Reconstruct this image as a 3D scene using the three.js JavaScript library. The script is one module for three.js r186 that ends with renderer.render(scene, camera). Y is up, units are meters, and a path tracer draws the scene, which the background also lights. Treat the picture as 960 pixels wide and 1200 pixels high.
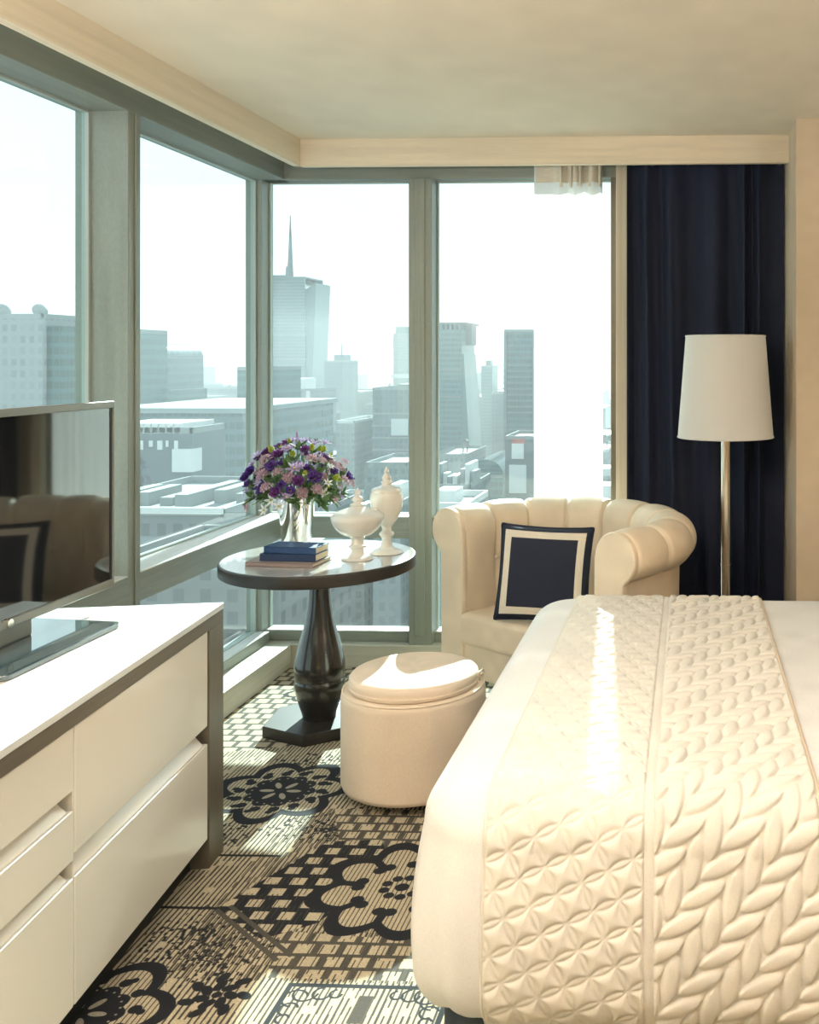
import * as THREE from 'three';
import { RoundedBoxGeometry } from 'three/addons/geometries/RoundedBoxGeometry.js';
import { mergeGeometries } from 'three/addons/utils/BufferGeometryUtils.js';
import { RectAreaLightUniformsLib } from 'three/addons/lights/RectAreaLightUniformsLib.js';
RectAreaLightUniformsLib.init();

// ---------------------------------------------------------------- camera, sky, sun, exposure
const scene = new THREE.Scene();
const FOCAL = 1150, PPX = 762, PPY = 421;                       // focal length and principal point in pixels of the 960 x 1200 frame (shift lens)
const camera = new THREE.PerspectiveCamera(2 * Math.atan(600 / FOCAL) * 180 / Math.PI, 960 / 1200, 0.05, 6000);
camera.position.set(0, 1.55, 0);
camera.rotation.y = Math.atan(45 / FOCAL);
camera.setViewOffset(960, 1200, 480 - PPX, 600 - PPY, 960, 1200);
scene.add(camera);

const renderer = new THREE.WebGLRenderer({ antialias: true });
renderer.toneMapping = THREE.LinearToneMapping;
renderer.toneMappingExposure = 1.46;
renderer.shadowMap.enabled = true;

// hazy white morning sky
{
  const W = 64, H = 32, data = new Float32Array(W * H * 4);
  for (let j = 0; j < H; j++) for (let i = 0; i < W; i++) {
    const el = Math.max(0, ((j + 0.5) / H - 0.5) * 2), k = (j * W + i) * 4;
    data[k] = 1.08 - 0.30 * el; data[k + 1] = 1.06 - 0.20 * el; data[k + 2] = 1.05 - 0.08 * el; data[k + 3] = 1;
  }
  const t = new THREE.DataTexture(data, W, H, THREE.RGBAFormat, THREE.FloatType);
  t.mapping = THREE.EquirectangularReflectionMapping; t.magFilter = THREE.LinearFilter; t.needsUpdate = true;
  scene.background = t;
}
const SUN_AZ = -4.6 * Math.PI / 180, SUN_EL = 25.5 * Math.PI / 180;
const sun = new THREE.DirectionalLight(new THREE.Color().setRGB(1, 0.95, 0.87), 14);
sun.position.set(Math.sin(SUN_AZ) * Math.cos(SUN_EL), Math.sin(SUN_EL), -Math.cos(SUN_AZ) * Math.cos(SUN_EL)).multiplyScalar(12);
sun.target.position.set(0, 0, 0);
sun.castShadow = true; sun.shadow.radius = 1.6; sun.shadow.mapSize.set(4096, 4096); sun.shadow.bias = -0.0004;
Object.assign(sun.shadow.camera, { left: -6, right: 6, top: 6, bottom: -6, near: 0.1, far: 30 });
scene.add(sun, sun.target);
scene.fog = new THREE.FogExp2(new THREE.Color().setRGB(0.96, 0.98, 1.0), 0.00050);

// ---------------------------------------------------------------- helpers
let seed = 20240611;
const rnd = () => { seed = (seed + 0x6d2b79f5) | 0; let t = Math.imul(seed ^ (seed >>> 15), 1 | seed); t = (t + Math.imul(t ^ (t >>> 7), 61 | t)) ^ t; return ((t ^ (t >>> 14)) >>> 0) / 4294967296; };
const rr = (a, b) => a + (b - a) * rnd();
const lerp = THREE.MathUtils.lerp, clamp = THREE.MathUtils.clamp, smooth = THREE.MathUtils.smoothstep;
const V3 = (x, y, z) => new THREE.Vector3(x, y, z);
const taken = {};
function numbered(n) { const k = taken[n] = (taken[n] ?? -1) + 1; return k ? n + '_' + String(k).padStart(3, '0') : n; }
function mesh(name, geo, mat, parent) {
  const m = new THREE.Mesh(geo, mat); m.name = parent ? name : numbered(name); m.castShadow = m.receiveShadow = true;
  (parent ?? scene).add(m); return m;
}
function tag(o, label, category, group) { o.userData.label = label; o.userData.category = category; if (group) o.userData.group = group; return o; }
function thing(name, label, category, pos = [0, 0, 0], turn = 0, group) {
  const g = new THREE.Group(); g.name = numbered(name); g.position.set(...pos); g.rotation.y = turn; scene.add(g); return tag(g, label, category, group);
}
function structure(name, geo, mat, label, category) {
  const o = geo ? mesh(name, geo, mat) : new THREE.Group();
  if (!geo) { o.name = name; scene.add(o); }
  o.userData.kind = 'structure'; return tag(o, label, category);
}
function dup(root, label, group) { const r = root.clone(); r.userData = { ...root.userData }; r.name = numbered(root.name.replace(/_\d{3}$/, '')); scene.add(r); if (label) r.userData.label = label; if (group) r.userData.group = group; return r; }
const box = (x0, x1, y0, y1, z0, z1) => new THREE.BoxGeometry(x1 - x0, y1 - y0, z1 - z0).translate((x0 + x1) / 2, (y0 + y1) / 2, (z0 + z1) / 2);
const rbox = (x0, x1, y0, y1, z0, z1, r = 0.004, s = 2) => new RoundedBoxGeometry(x1 - x0, y1 - y0, z1 - z0, s, r).translate((x0 + x1) / 2, (y0 + y1) / 2, (z0 + z1) / 2);
const clean = (g) => { const n = g.index ? g.toNonIndexed() : g.clone(); for (const k of Object.keys(n.attributes)) if (!['position', 'normal', 'uv'].includes(k)) n.deleteAttribute(k); return n; };
const join = (...gs) => mergeGeometries(gs.flat().map(clean));
function lathe(pts, seg = 48, fine = true) {
  let p = pts.map(([r, y]) => new THREE.Vector2(Math.max(r, 0.0001), y));
  if (fine) p = new THREE.SplineCurve(p).getPoints(pts.length * 6);
  return new THREE.LatheGeometry(p, seg);
}
function grid(nu, nv, f, uvf) {            // f(u, v) -> Vector3
  const pos = [], uv = [], idx = [];
  for (let j = 0; j <= nv; j++) for (let i = 0; i <= nu; i++) { const p = f(i / nu, j / nv); pos.push(p.x, p.y, p.z); const q = uvf ? uvf(i / nu, j / nv) : [i / nu, j / nv]; uv.push(q[0], q[1]); }
  for (let j = 0; j < nv; j++) for (let i = 0; i < nu; i++) { const a = j * (nu + 1) + i, b = a + 1, c = a + nu + 1, d = c + 1; idx.push(a, b, d, a, d, c); }
  const g = new THREE.BufferGeometry(); g.setAttribute('position', new THREE.Float32BufferAttribute(pos, 3)); g.setAttribute('uv', new THREE.Float32BufferAttribute(uv, 2)); g.setIndex(idx); g.computeVertexNormals(); return g;
}
function tube(points, r, seg = 24, rad = 8, closed = false) { return new THREE.TubeGeometry(new THREE.CatmullRomCurve3(points.map((p) => V3(...p)), closed), seg, r, rad, closed); }
// smooth value noise
const hash = (x, y) => { let h = Math.imul(x, 374761393) + Math.imul(y, 668265263) | 0; h = Math.imul(h ^ (h >>> 13), 1274126177); return ((h ^ (h >>> 16)) >>> 0) / 4294967296; };
function noise(x, y) { const i = Math.floor(x), j = Math.floor(y), a = x - i, b = y - j, s = a * a * (3 - 2 * a), t = b * b * (3 - 2 * b); return lerp(lerp(hash(i, j), hash(i + 1, j), s), lerp(hash(i, j + 1), hash(i + 1, j + 1), s), t); }
function dataTex(n, f, srgb = true) {
  const d = new Uint8Array(n * n * 4);
  for (let j = 0; j < n; j++) for (let i = 0; i < n; i++) { const c = f(i / n, j / n, i, j), k = (j * n + i) * 4; d[k] = c[0]; d[k + 1] = c[1]; d[k + 2] = c[2]; d[k + 3] = 255; }
  const t = new THREE.DataTexture(d, n, n); t.wrapS = t.wrapT = THREE.RepeatWrapping; t.magFilter = THREE.LinearFilter; t.needsUpdate = true; if (srgb) t.colorSpace = THREE.SRGBColorSpace; return t;
}
// periodic noise on a lattice of n cells
const pnoise = (u, v, n, s = 0) => { const x = u * n, y = v * n, i = Math.floor(x), j = Math.floor(y), a = x - i, b = y - j, p = (q) => ((q % n) + n) % n, A = a * a * (3 - 2 * a), B = b * b * (3 - 2 * b); return lerp(lerp(hash(p(i) + s, p(j)), hash(p(i + 1) + s, p(j)), A), lerp(hash(p(i) + s, p(j + 1)), hash(p(i + 1) + s, p(j + 1)), A), B); };

// ---------------------------------------------------------------- materials
const rgb = (r, g, b) => new THREE.Color().setRGB(r, g, b);
const std = (c, rough = 0.6, o = {}) => new THREE.MeshStandardMaterial({ color: c, roughness: rough, ...o });
const phy = (c, rough = 0.6, o = {}) => new THREE.MeshPhysicalMaterial({ color: c, roughness: rough, side: THREE.DoubleSide, ...o });
const plasterTex = dataTex(256, (u, v) => { const a = 236 + 14 * (pnoise(u, v, 8) - 0.5) + 8 * (pnoise(u, v, 64, 7) - 0.5); return [a, a, a]; });
const weaveBump = dataTex(128, (u, v, i, j) => { const a = 128 + 60 * Math.sin(i * Math.PI / 2) * 0.5 + 60 * Math.sin(j * Math.PI / 2) * 0.5 + 40 * (hash(i, j) - 0.5); return [a, a, a]; }, false);
const clothTex = dataTex(256, (u, v, i, j) => { const a = 240 + 14 * (pnoise(u, v, 6, 3) - 0.5) + 12 * (hash(i, j) - 0.5); return [a, a, a]; });
const metalTex = dataTex(256, (u, v, i, j) => { const a = 236 + 16 * (pnoise(u, v, 10, 5) - 0.5) + 10 * (hash(i >> 3, j) - 0.5); return [a, a, a]; });
const rep = (t, x, y = x) => { const c = t.clone(); c.repeat.set(x, y); c.needsUpdate = true; return c; };
const M = {
  ceiling: std(rgb(0.84, 0.75, 0.60), 0.95, { map: plasterTex }),
  wall: std(rgb(0.70, 0.58, 0.43), 0.92, { map: plasterTex }),
  fascia: std(rgb(0.85, 0.74, 0.57), 0.9, { map: plasterTex }),
  frame: std(rgb(0.31, 0.33, 0.285), 0.42, { map: metalTex, metalness: 0.25 }),
  bead: std(rgb(0.46, 0.52, 0.48), 0.45, { map: metalTex }),
  gasket: std(rgb(0.05, 0.05, 0.05), 0.6),
  curb: std(rgb(0.62, 0.58, 0.48), 0.5, { map: metalTex }),
  glass: new THREE.MeshPhysicalMaterial({ color: rgb(0.64, 0.86, 0.87), roughness: 0, transmission: 1, thickness: 0, ior: 1.5 }),
  bronze: std(rgb(0.20, 0.17, 0.13), 0.38, { metalness: 0.4, map: metalTex }),
  lacquer: phy(rgb(0.82, 0.79, 0.72), 0.22, { clearcoat: 0.5, clearcoatRoughness: 0.12 }),
  quartz: phy(rgb(0.86, 0.85, 0.83), 0.28, { map: plasterTex }),
  black: std(rgb(0.012, 0.012, 0.012), 0.5),
  cap: std(rgb(0.80, 0.79, 0.75), 0.55, { map: metalTex }),  // pale tone of the thin strips along transom and sill tops
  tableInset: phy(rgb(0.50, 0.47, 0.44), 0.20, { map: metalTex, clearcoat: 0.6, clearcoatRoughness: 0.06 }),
  satinwood: phy(rgb(0.032, 0.025, 0.021), 0.42, { map: metalTex }),
  darkwood: phy(rgb(0.020, 0.016, 0.014), 0.22, { clearcoat: 0.6, clearcoatRoughness: 0.08 }),
  leather: phy(rgb(0.90, 0.76, 0.58), 0.55, { map: rep(clothTex, 3), sheen: 0.2, sheenColor: rgb(1, 0.95, 0.9) }),
  ottoman: phy(rgb(0.90, 0.74, 0.58), 0.6, { map: rep(clothTex, 3) }),
  navy: phy(rgb(0.008, 0.013, 0.036), 0.85, {  bumpMap: rep(weaveBump, 30), bumpScale: 0.0003 }),
  navyPillow: phy(rgb(0.012, 0.016, 0.036), 0.85, { bumpMap: rep(weaveBump, 8), bumpScale: 0.0003 }),
  band: phy(rgb(0.82, 0.74, 0.62), 0.8, { map: rep(clothTex, 2) }),
  sheer: phy(rgb(0.93, 0.92, 0.89), 0.95, { transmission: 0.6, thickness: 0 }),
  shade: phy(rgb(0.90, 0.88, 0.85), 0.95, { transmission: 0.35, thickness: 0 }),
  chrome: std(rgb(0.80, 0.74, 0.64), 0.14, { metalness: 1 }),
  silver: std(rgb(0.90, 0.89, 0.86), 0.06, { metalness: 1 }),
  sheet: phy(rgb(0.84, 0.835, 0.83), 0.85, { map: rep(clothTex, 2), bumpMap: rep(weaveBump, 24), bumpScale: 0.0002 }),
  quilt: phy(rgb(0.80, 0.765, 0.70), 0.8, { map: rep(clothTex, 3), sheen: 0.15, sheenColor: rgb(1, 1, 1) }),
  hem: phy(rgb(0.70, 0.58, 0.44), 0.8),  // brown that paints the shade along the runner edge
  bedbase: std(rgb(0.03, 0.05, 0.07), 0.7),
  milk: phy(rgb(0.86, 0.81, 0.74), 0.25, { transmission: 0.15, thickness: 0, clearcoat: 0.5 }),
  screen: phy(rgb(0.010, 0.010, 0.010), 0.04, { ior: 1.85 }),
  tvbezel: std(rgb(0.24, 0.23, 0.20), 0.35, { metalness: 0.6 }),
  bookBlue: phy(rgb(0.022, 0.060, 0.16), 0.55), bookNavy: phy(rgb(0.016, 0.036, 0.10), 0.55), bookGrey: phy(rgb(0.30, 0.22, 0.20), 0.6), paper: std(rgb(0.80, 0.70, 0.50), 0.9),
};

// ---------------------------------------------------------------- room shell
const CEIL = 2.6, GX = -2.205, GZ = -5.0;         // ceiling height, glass planes
const XR = 3.3, ZN = 2.6;                        // right wall and the wall behind the camera
// carpet, drawn in metres: x -2.1 .. 0.15, z -4.9 .. -1.9
const carpetTex = (() => {
  const W = 1536, H = 2048, S = W / 2.25, c = document.createElement('canvas'); c.width = W; c.height = H;
  const g = c.getContext('2d'), X = (x) => (x + 2.1) * S, Z = (z) => (z + 4.9) * S, L = (m) => m * S;
  const DARK = 'rgb(26,27,33)', BEIGE = 'rgb(200,185,156)', RIB = 'rgb(66,61,53)', MID = 'rgb(84,79,70)';
  g.fillStyle = BEIGE; g.fillRect(0, 0, W, H);
  // ribs along the room
  const ribs = (x0, x1, z0, z1, col, p, w, skip) => { g.fillStyle = col; for (let x = x0, k = 0; x < x1; x += p, k++) for (let z = z0; z < z1; z += 0.03) { if (hash(k * 7 + 3, Math.floor(z * 40)) < skip) continue; g.fillRect(X(x), Z(z), L(w * (0.7 + 0.6 * hash(k, Math.floor(z * 25)))), L(0.031)); } };
  ribs(-2.1, 0.15, -4.9, -1.9, RIB, 0.0150, 0.0052, 0.05);
  const dashes = (cx, cz, rx, rz) => { g.fillStyle = DARK; for (let k = 0; k < 170; k++) { const a = rnd() * 6.283, r = Math.pow(rnd(), 0.8); g.fillRect(X(cx + Math.cos(a) * r * rx), Z(cz + Math.sin(a) * r * rz), L(rr(0.003, 0.012)), L(rr(0.004, 0.016))); } };
  dashes(-1.32, -2.62, 0.16, 0.13); dashes(-1.20, -3.20, 0.22, 0.09); dashes(-1.0, -3.25, 0.28, 0.13); dashes(-1.6, -3.15, 0.18, 0.14); dashes(-1.25, -2.5, 0.2, 0.12); dashes(-1.3, -3.75, 0.3, 0.08);
  // woven blocks
  const weave = (poly, px, pz, back, block, gap) => {
    g.save(); g.beginPath(); poly.forEach(([x, z], i) => i ? g.lineTo(X(x), Z(z)) : g.moveTo(X(x), Z(z))); g.closePath(); g.clip(); g.fillStyle = back; g.fillRect(0, 0, W, H); g.fillStyle = block;
    const xs = poly.map((p) => p[0]), zs = poly.map((p) => p[1]);
    for (let j = 0, z = Math.min(...zs); z < Math.max(...zs); z += pz, j++) for (let x = Math.min(...xs) - (j % 2) * px / 2; x < Math.max(...xs); x += px) g.fillRect(X(x), Z(z), L(px * (1 - gap)), L(pz * (1 - gap * 0.8)));
    g.restore();
  };
  weave([[-2.1, -4.9], [-1.0, -4.9], [-1.0, -4.55], [-1.35, -3.95], [-2.1, -3.72]], 0.072, 0.062, MID, BEIGE, 0.26);
  weave([[-1.0, -4.9], [0.15, -4.9], [0.15, -3.9], [-1.0, -3.9]], 0.09, 0.075, MID, BEIGE, 0.3);
  weave([[-1.1, -2.62], [-1.06, -2.42], [-0.45, -2.42], [-0.45, -2.78], [-0.85, -2.6]], 0.066, 0.054, MID, BEIGE, 0.3);
  weave([[-1.22, -3.34], [-0.55, -3.34], [-0.55, -3.06], [-1.1, -3.06]], 0.066, 0.054, MID, BEIGE, 0.3);
  weave([[-1.335, -2.715], [-1.16, -3.11], [-0.99, -3.13], [-0.9, -2.95], [-1.02, -2.66], [-1.14, -2.58]], 0.078, 0.060, DARK, BEIGE, 0.44);
  ribs(-1.34, -0.5, -3.34, -2.42, RIB, 0.0150, 0.003, 0.4);
  // plank borders
  g.strokeStyle = DARK; g.lineWidth = L(0.012);
  const line = (...p) => { g.beginPath(); p.forEach(([x, z], i) => i ? g.lineTo(X(x), Z(z)) : g.moveTo(X(x), Z(z))); g.stroke(); };
  line([-1.6, -3.01], [-1.27, -3.015]); line([-1.6, -2.72], [-1.33, -2.72]);
  g.strokeStyle = MID; g.lineWidth = L(0.014); line([-1.33, -2.715], [-1.06, -2.49]); line([-1.30, -2.735], [-1.03, -2.51]);
  // lobed medallions
  const lobed = (cx, cz, R, n, amp, rot) => { g.beginPath(); for (let k = 0; k <= 240; k++) { const a = k / 240 * Math.PI * 2, r = R * (1 - amp + amp * Math.abs(Math.cos(n * (a + rot) / 2)) * 1.25); k ? g.lineTo(X(cx + Math.cos(a) * r), Z(cz + Math.sin(a) * r)) : g.moveTo(X(cx + r * Math.cos(0)), Z(cz)); } g.closePath(); };
  const dot = (x, z, r) => { g.beginPath(); g.arc(X(x), Z(z), L(r), 0, 7); g.fill(); };
  const medal = (cx, cz, R, n, rot, full) => {
    g.fillStyle = DARK; lobed(cx, cz, R, n, 0.2, rot); g.fill();
    g.fillStyle = BEIGE; lobed(cx, cz, R * 0.82, n, 0.24, rot); g.fill();
    g.save(); lobed(cx, cz, R * 0.82, n, 0.24, rot); g.clip(); g.fillStyle = RIB; for (let x = cx - R; x < cx + R; x += 0.0132) g.fillRect(X(x), Z(cz - R), L(0.0028), L(2 * R)); g.restore();
    g.fillStyle = DARK;
    if (full) {
      lobed(cx, cz, R * 0.50, 10, 0.12, 0); g.fill();
      for (let k = 0; k < n * 2; k++) { const a = (k + 0.5) / (n * 2) * Math.PI * 2 + rot; for (const [q, s] of [[0.60, 0.045], [0.68, 0.03]]) dot(cx + Math.cos(a + (q - 0.6)) * R * q, cz + Math.sin(a + (q - 0.6)) * R * q, R * s * 1.7); }
      g.fillStyle = 'rgb(170,160,140)';
      for (let k = 0; k < 6; k++) { const a = k / 6 * 6.283; g.save(); g.translate(X(cx + Math.cos(a) * R * 0.2), Z(cz + Math.sin(a) * R * 0.2)); g.rotate(a); g.beginPath(); g.ellipse(0, 0, L(R * 0.11), L(R * 0.045), 0, 0, 7); g.fill(); g.restore(); }
      for (let k = 0; k < 22; k++) { const a = k / 22 * 6.283; dot(cx + Math.cos(a) * R * 0.42, cz + Math.sin(a) * R * 0.42, R * 0.016); }
    } else {
      for (let k = 0; k < n; k++) { const a = (k + 0.5) / n * Math.PI * 2 - rot + Math.PI / n * 0; g.lineWidth = L(R * 0.10); g.strokeStyle = DARK; g.beginPath(); g.moveTo(X(cx + Math.cos(a) * R * 0.75), Z(cz + Math.sin(a) * R * 0.75)); g.lineTo(X(cx + Math.cos(a) * R * 0.5), Z(cz + Math.sin(a) * R * 0.5)); g.stroke(); for (const s of [-1, 1]) dot(cx + Math.cos(a + s * 0.12) * R * 0.5, cz + Math.sin(a + s * 0.12) * R * 0.5, R * 0.075); }
      for (let k = 0; k < 9; k++) { const a = k / 9 * 6.283; dot(cx + Math.cos(a) * R * 0.2, cz + Math.sin(a) * R * 0.2, R * 0.06); } dot(cx, cz, R * 0.08);
    }
  };
  medal(-1.465, -3.47, 0.245, 7, 0.2, true); medal(-0.84, -2.85, 0.26, 8, 0.3, false); medal(-1.44, -2.27, 0.205, 6, 0.1, true);
  medal(-0.4, -4.1, 0.26, 7, 0, true); medal(-1.75, -4.5, 0.12, 6, 0.3, false);
  // small flower
  g.fillStyle = DARK; for (let k = 0; k < 7; k++) { const a = k / 7 * 6.283; for (const q of [0.035, 0.068]) { g.save(); g.translate(X(-1.15 + Math.cos(a) * q), Z(-2.35 + Math.sin(a) * q)); g.rotate(a + 0.5); g.beginPath(); g.ellipse(0, 0, L(0.021), L(0.013), 0, 0, 7); g.fill(); g.restore(); } } dot(-1.15, -2.35, 0.012);
  // ornate square
  g.strokeStyle = DARK; g.lineWidth = L(0.014); g.strokeRect(X(-0.985), Z(-2.395), L(0.40), L(0.46)); g.lineWidth = L(0.006);
  for (const [sx, sz] of [[1, 1], [-1, 1], [1, -1], [-1, -1]]) for (const [o, r] of [[0.05, 0.03], [0.09, 0.022], [0.125, 0.015]]) { const px = -0.785 - sx * 0.2, pz = -2.165 - sz * 0.23; g.beginPath(); g.arc(X(px + sx * o), Z(pz + sz * 0.03), L(r), 0, 4.6); g.stroke(); g.beginPath(); g.arc(X(px + sx * 0.03), Z(pz + sz * o), L(r), 1.5, 6); g.stroke(); }
  g.fillStyle = 'rgba(70,62,52,1)'; g.fillRect(X(-0.80), Z(-2.36), L(0.035), L(0.10));
  // fibre grain
  const id = g.getImageData(0, 0, W, H), d = id.data; for (let k = 0; k < d.length; k += 4) { const s = 0.86 + 0.28 * hash(k >> 2, 91); d[k] = Math.min(255, d[k] * s); d[k + 1] = Math.min(255, d[k + 1] * s); d[k + 2] = Math.min(255, d[k + 2] * s); } g.putImageData(id, 0, 0);
  const t = new THREE.CanvasTexture(c); t.colorSpace = THREE.SRGBColorSpace; t.wrapS = t.wrapT = THREE.RepeatWrapping; t.flipY = false; return t;
})();
M.carpet = std(rgb(0.82, 0.82, 0.82), 0.95, { map: carpetTex });
{
  const f = box(-2.4, XR + 0.1, -0.12, 0, -5.1, ZN + 0.1), p = f.attributes.position, uv = f.attributes.uv;
  for (let i = 0; i < p.count; i++) uv.setXY(i, (p.getX(i) + 2.1) / 2.25, (p.getZ(i) + 4.9) / 3.0);
  structure('floor', f, M.carpet, 'patterned carpet with dark medallions on ribbed beige', 'floor');
}
structure('ceiling', box(-2.4, XR + 0.1, CEIL, CEIL + 0.14, -5.15, ZN + 0.1), M.ceiling, 'plain warm white ceiling', 'ceiling');
structure('trim_1', box(-1.885, -1.85, 2.47, CEIL, -4.645, ZN), M.fascia, 'cream fascia board over the side windows', 'trim');
structure('trim_2', box(-1.885, 0.47, 2.47, CEIL, -4.645, -4.61), M.fascia, 'cream fascia board hiding the curtain track', 'trim');
structure('wall_right', join(box(0.47, XR, 0, CEIL, -5.1, -4.3)), M.wall, 'beige wall jutting out beside the navy curtain', 'wall');
structure('wall_back', box(-0.30, 0.47, 0, CEIL, -5.1, -4.89), M.wall, 'plain wall behind the navy curtain', 'wall');
structure('wall_side', box(XR, XR + 0.1, 0, CEIL, -4.3, ZN), M.wall, 'plain beige wall at the head of the bed', 'wall');
structure('wall_rear', box(-2.3, XR, 0, CEIL, ZN, ZN + 0.1), M.wall, 'plain beige wall at the far end of the room', 'wall');
structure('wall_left', box(-2.35, -2.05, 0, CEIL, -2.15, ZN), M.wall, 'plain beige wall beyond the side windows', 'wall');
// low curbs under the glass
structure('baseboard_left', rbox(-2.28, -2.0, 0, 0.115, -4.87, -2.15, 0.004), M.curb, 'low painted curb below the side windows', 'curb');
structure('baseboard_back', rbox(-2.28, -0.30, 0, 0.113, -5.08, -4.872, 0.004), M.curb, 'low painted curb below the end windows', 'curb');

function windowWall(name, label) { return structure(name, null, null, label, 'window'); }
const FI = -2.05, FO = -2.25;          // inner and outer face of the left frames
const BI = -4.90, BO = -5.04;          // inner and outer face of the end frames
{
  const w = windowWall('window_1', 'tall grey framed windows along the side of the room');
  for (const [z0, z1] of [[-4.90, -3.585], [-3.515, -2.24]]) { mesh('sill_rail', rbox(FO, -2.125, 0.113, 0.165, z0, z1), M.frame, w); mesh('transom', rbox(FO, FI, 0.645, 0.752, z0, z1, 0.003), M.frame, w); mesh('pale_sill_strip', box(GX + 0.014, FI - 0.001, 0.752, 0.756, z0, z1), M.cap, w); mesh('pale_sill_strip', box(GX + 0.014, -2.126, 0.165, 0.169, z0, z1), M.cap, w); }
  mesh('head_rail', rbox(FO, FI, 2.46, CEIL, BO, -2.15, 0.003), M.frame, w);
  mesh('mullion', rbox(FO, FI, 0.115, 2.462, -3.585, -3.515, 0.003), M.frame, w);
  mesh('mullion', rbox(FO, FI, 0.115, 2.462, -2.24, -2.15, 0.003), M.frame, w);
  mesh('cover_strip', rbox(FI, FI + 0.006, 0.16, 2.46, -3.585, -3.555, 0.002), M.frame, w);
  for (const [z0, z1] of [[-4.90, -3.585], [-3.515, -2.24]]) for (const [y0, y1] of [[0.16, 0.648], [0.752, 2.464]]) {
    const pane = mesh('glass_pane', new THREE.PlaneGeometry(z1 - z0, y1 - y0).rotateY(Math.PI / 2).translate(GX, (y0 + y1) / 2, (z0 + z1) / 2), M.glass, w);
    const b = 0.012, x0 = GX - 0.012, x1 = GX + 0.014;
    mesh('glazing_bead', join(box(x0, x1, y0, y1, z0, z0 + b), box(x0, x1, y0, y1, z1 - b, z1), box(x0, x1, y0, y0 + b, z0 + b, z1 - b), box(x0, x1, y1 - b, y1, z0 + b, z1 - b)), M.bead, pane);
  }
}
{
  const w = windowWall('window_2', 'tall grey framed windows at the end of the room with the city view');
  mesh('corner_post', rbox(FO, -2.165, 0.113, CEIL, BO, -4.90, 0.003), M.frame, w);
  for (const [x0, x1] of [[-2.165, -1.408], [-1.29, -0.388]]) { mesh('sill_rail', rbox(x0, x1, 0.112, 0.165, BO, -4.935), M.frame, w); mesh('transom', rbox(x0, x1, 0.645, 0.752, BO, BI, 0.003), M.frame, w); mesh('pale_sill_strip', box(x0, x1, 0.752, 0.756, GZ + 0.014, BI - 0.001), M.cap, w); mesh('pale_sill_strip', box(x0, x1, 0.165, 0.169, GZ + 0.014, -4.936), M.cap, w); }
  mesh('head_rail', rbox(-2.165, -0.30, 2.46, CEIL, BO, BI, 0.003), M.frame, w);
  mesh('mullion', rbox(-1.408, -1.29, 0.112, 2.462, BO, BI + 0.012, 0.003), M.frame, w);
  mesh('cover_strip', rbox(-1.375, -1.325, 0.16, 2.46, BI + 0.012, BI + 0.018, 0.002), M.frame, w);
  mesh('mullion', rbox(-0.388, -0.36, 0.112, 2.462, BO, BI, 0.003), M.bronze, w);
  mesh('jamb_trim', rbox(-0.36, -0.302, 0.112, CEIL, BO, -4.86, 0.003), M.fascia, w);
  for (const [x0, x1] of [[-2.165, -1.408], [-1.29, -0.388]]) for (const [y0, y1] of [[0.16, 0.648], [0.752, 2.464]]) {
    const pane = mesh('glass_pane', new THREE.PlaneGeometry(x1 - x0, y1 - y0).translate((x0 + x1) / 2, (y0 + y1) / 2, GZ), M.glass, w);
    const b = 0.008, z0 = GZ - 0.012, z1 = GZ + 0.014;
    mesh('glazing_bead', join(box(x0, x0 + b, y0, y1, z0, z1), box(x1 - b, x1, y0, y1, z0, z1), box(x0 + b, x1 - b, y0, y0 + b, z0, z1), box(x0 + b, x1 - b, y1 - b, y1, z0, z1)), M.bead, pane);
  }
}
// unseen ceiling panel out of frame, placed to light the ottoman and armchair
function unseenPanelLight(x, z, w, h, power, label) {
  const t = thing('unseen_ceiling_light', label, 'ceiling light', [x, CEIL, z]);
  mesh('light_frame', join(box(-w / 2 - 0.03, w / 2 + 0.03, -0.03, 0, -h / 2 - 0.03, -h / 2), box(-w / 2 - 0.03, w / 2 + 0.03, -0.03, 0, h / 2, h / 2 + 0.03), box(-w / 2 - 0.03, -w / 2, -0.03, 0, -h / 2, h / 2), box(w / 2, w / 2 + 0.03, -0.03, 0, -h / 2, h / 2)), M.fascia, t);
  mesh('diffuser', box(-w / 2, w / 2, -0.02, -0.002, -h / 2, h / 2), std(rgb(0.9, 0.88, 0.84), 0.8, { emissive: rgb(1, 0.95, 0.88), emissiveIntensity: 1.5 }), t);
  const l = new THREE.RectAreaLight(rgb(1, 0.96, 0.91), power, w, h); l.position.set(x, CEIL - 0.035, z); l.lookAt(x, 0, z); scene.add(l);
}
unseenPanelLight(-0.45, -1.5, 1.6, 1.0, 1.3, 'unseen ceiling light panel out of view above the bed foot, lighting the ottoman and armchair');
// unseen uplighters out of frame, placed to wash the ceiling with light
function unseen_uplighter(x, z, power, label) {
  const t = thing('unseen_uplighter', label, 'lamp', [x, 0, z]);
  mesh('base', lathe([[0, 0], [0.14, 0], [0.14, 0.02], [0.02, 0.03]], 32, false), M.bronze, t);
  mesh('pole', new THREE.CylinderGeometry(0.014, 0.014, 1.66, 16).translate(0, 0.85, 0), M.bronze, t);
  mesh('bowl', lathe([[0.015, 1.66], [0.10, 1.69], [0.18, 1.74], [0.21, 1.80], [0.205, 1.80], [0.17, 1.745], [0.015, 1.675]], 48, false), M.bronze, t);
  mesh('diffuser', new THREE.CylinderGeometry(0.17, 0.17, 0.006, 32).translate(0, 1.757, 0), std(rgb(0.9, 0.88, 0.84), 0.8, { emissive: rgb(1, 0.96, 0.90), emissiveIntensity: 2 }), t);
  const l = new THREE.RectAreaLight(rgb(1, 0.97, 0.93), power, 0.24, 0.24); l.position.set(x, 1.80, z); l.lookAt(x, 9, z); scene.add(l);
}
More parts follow.
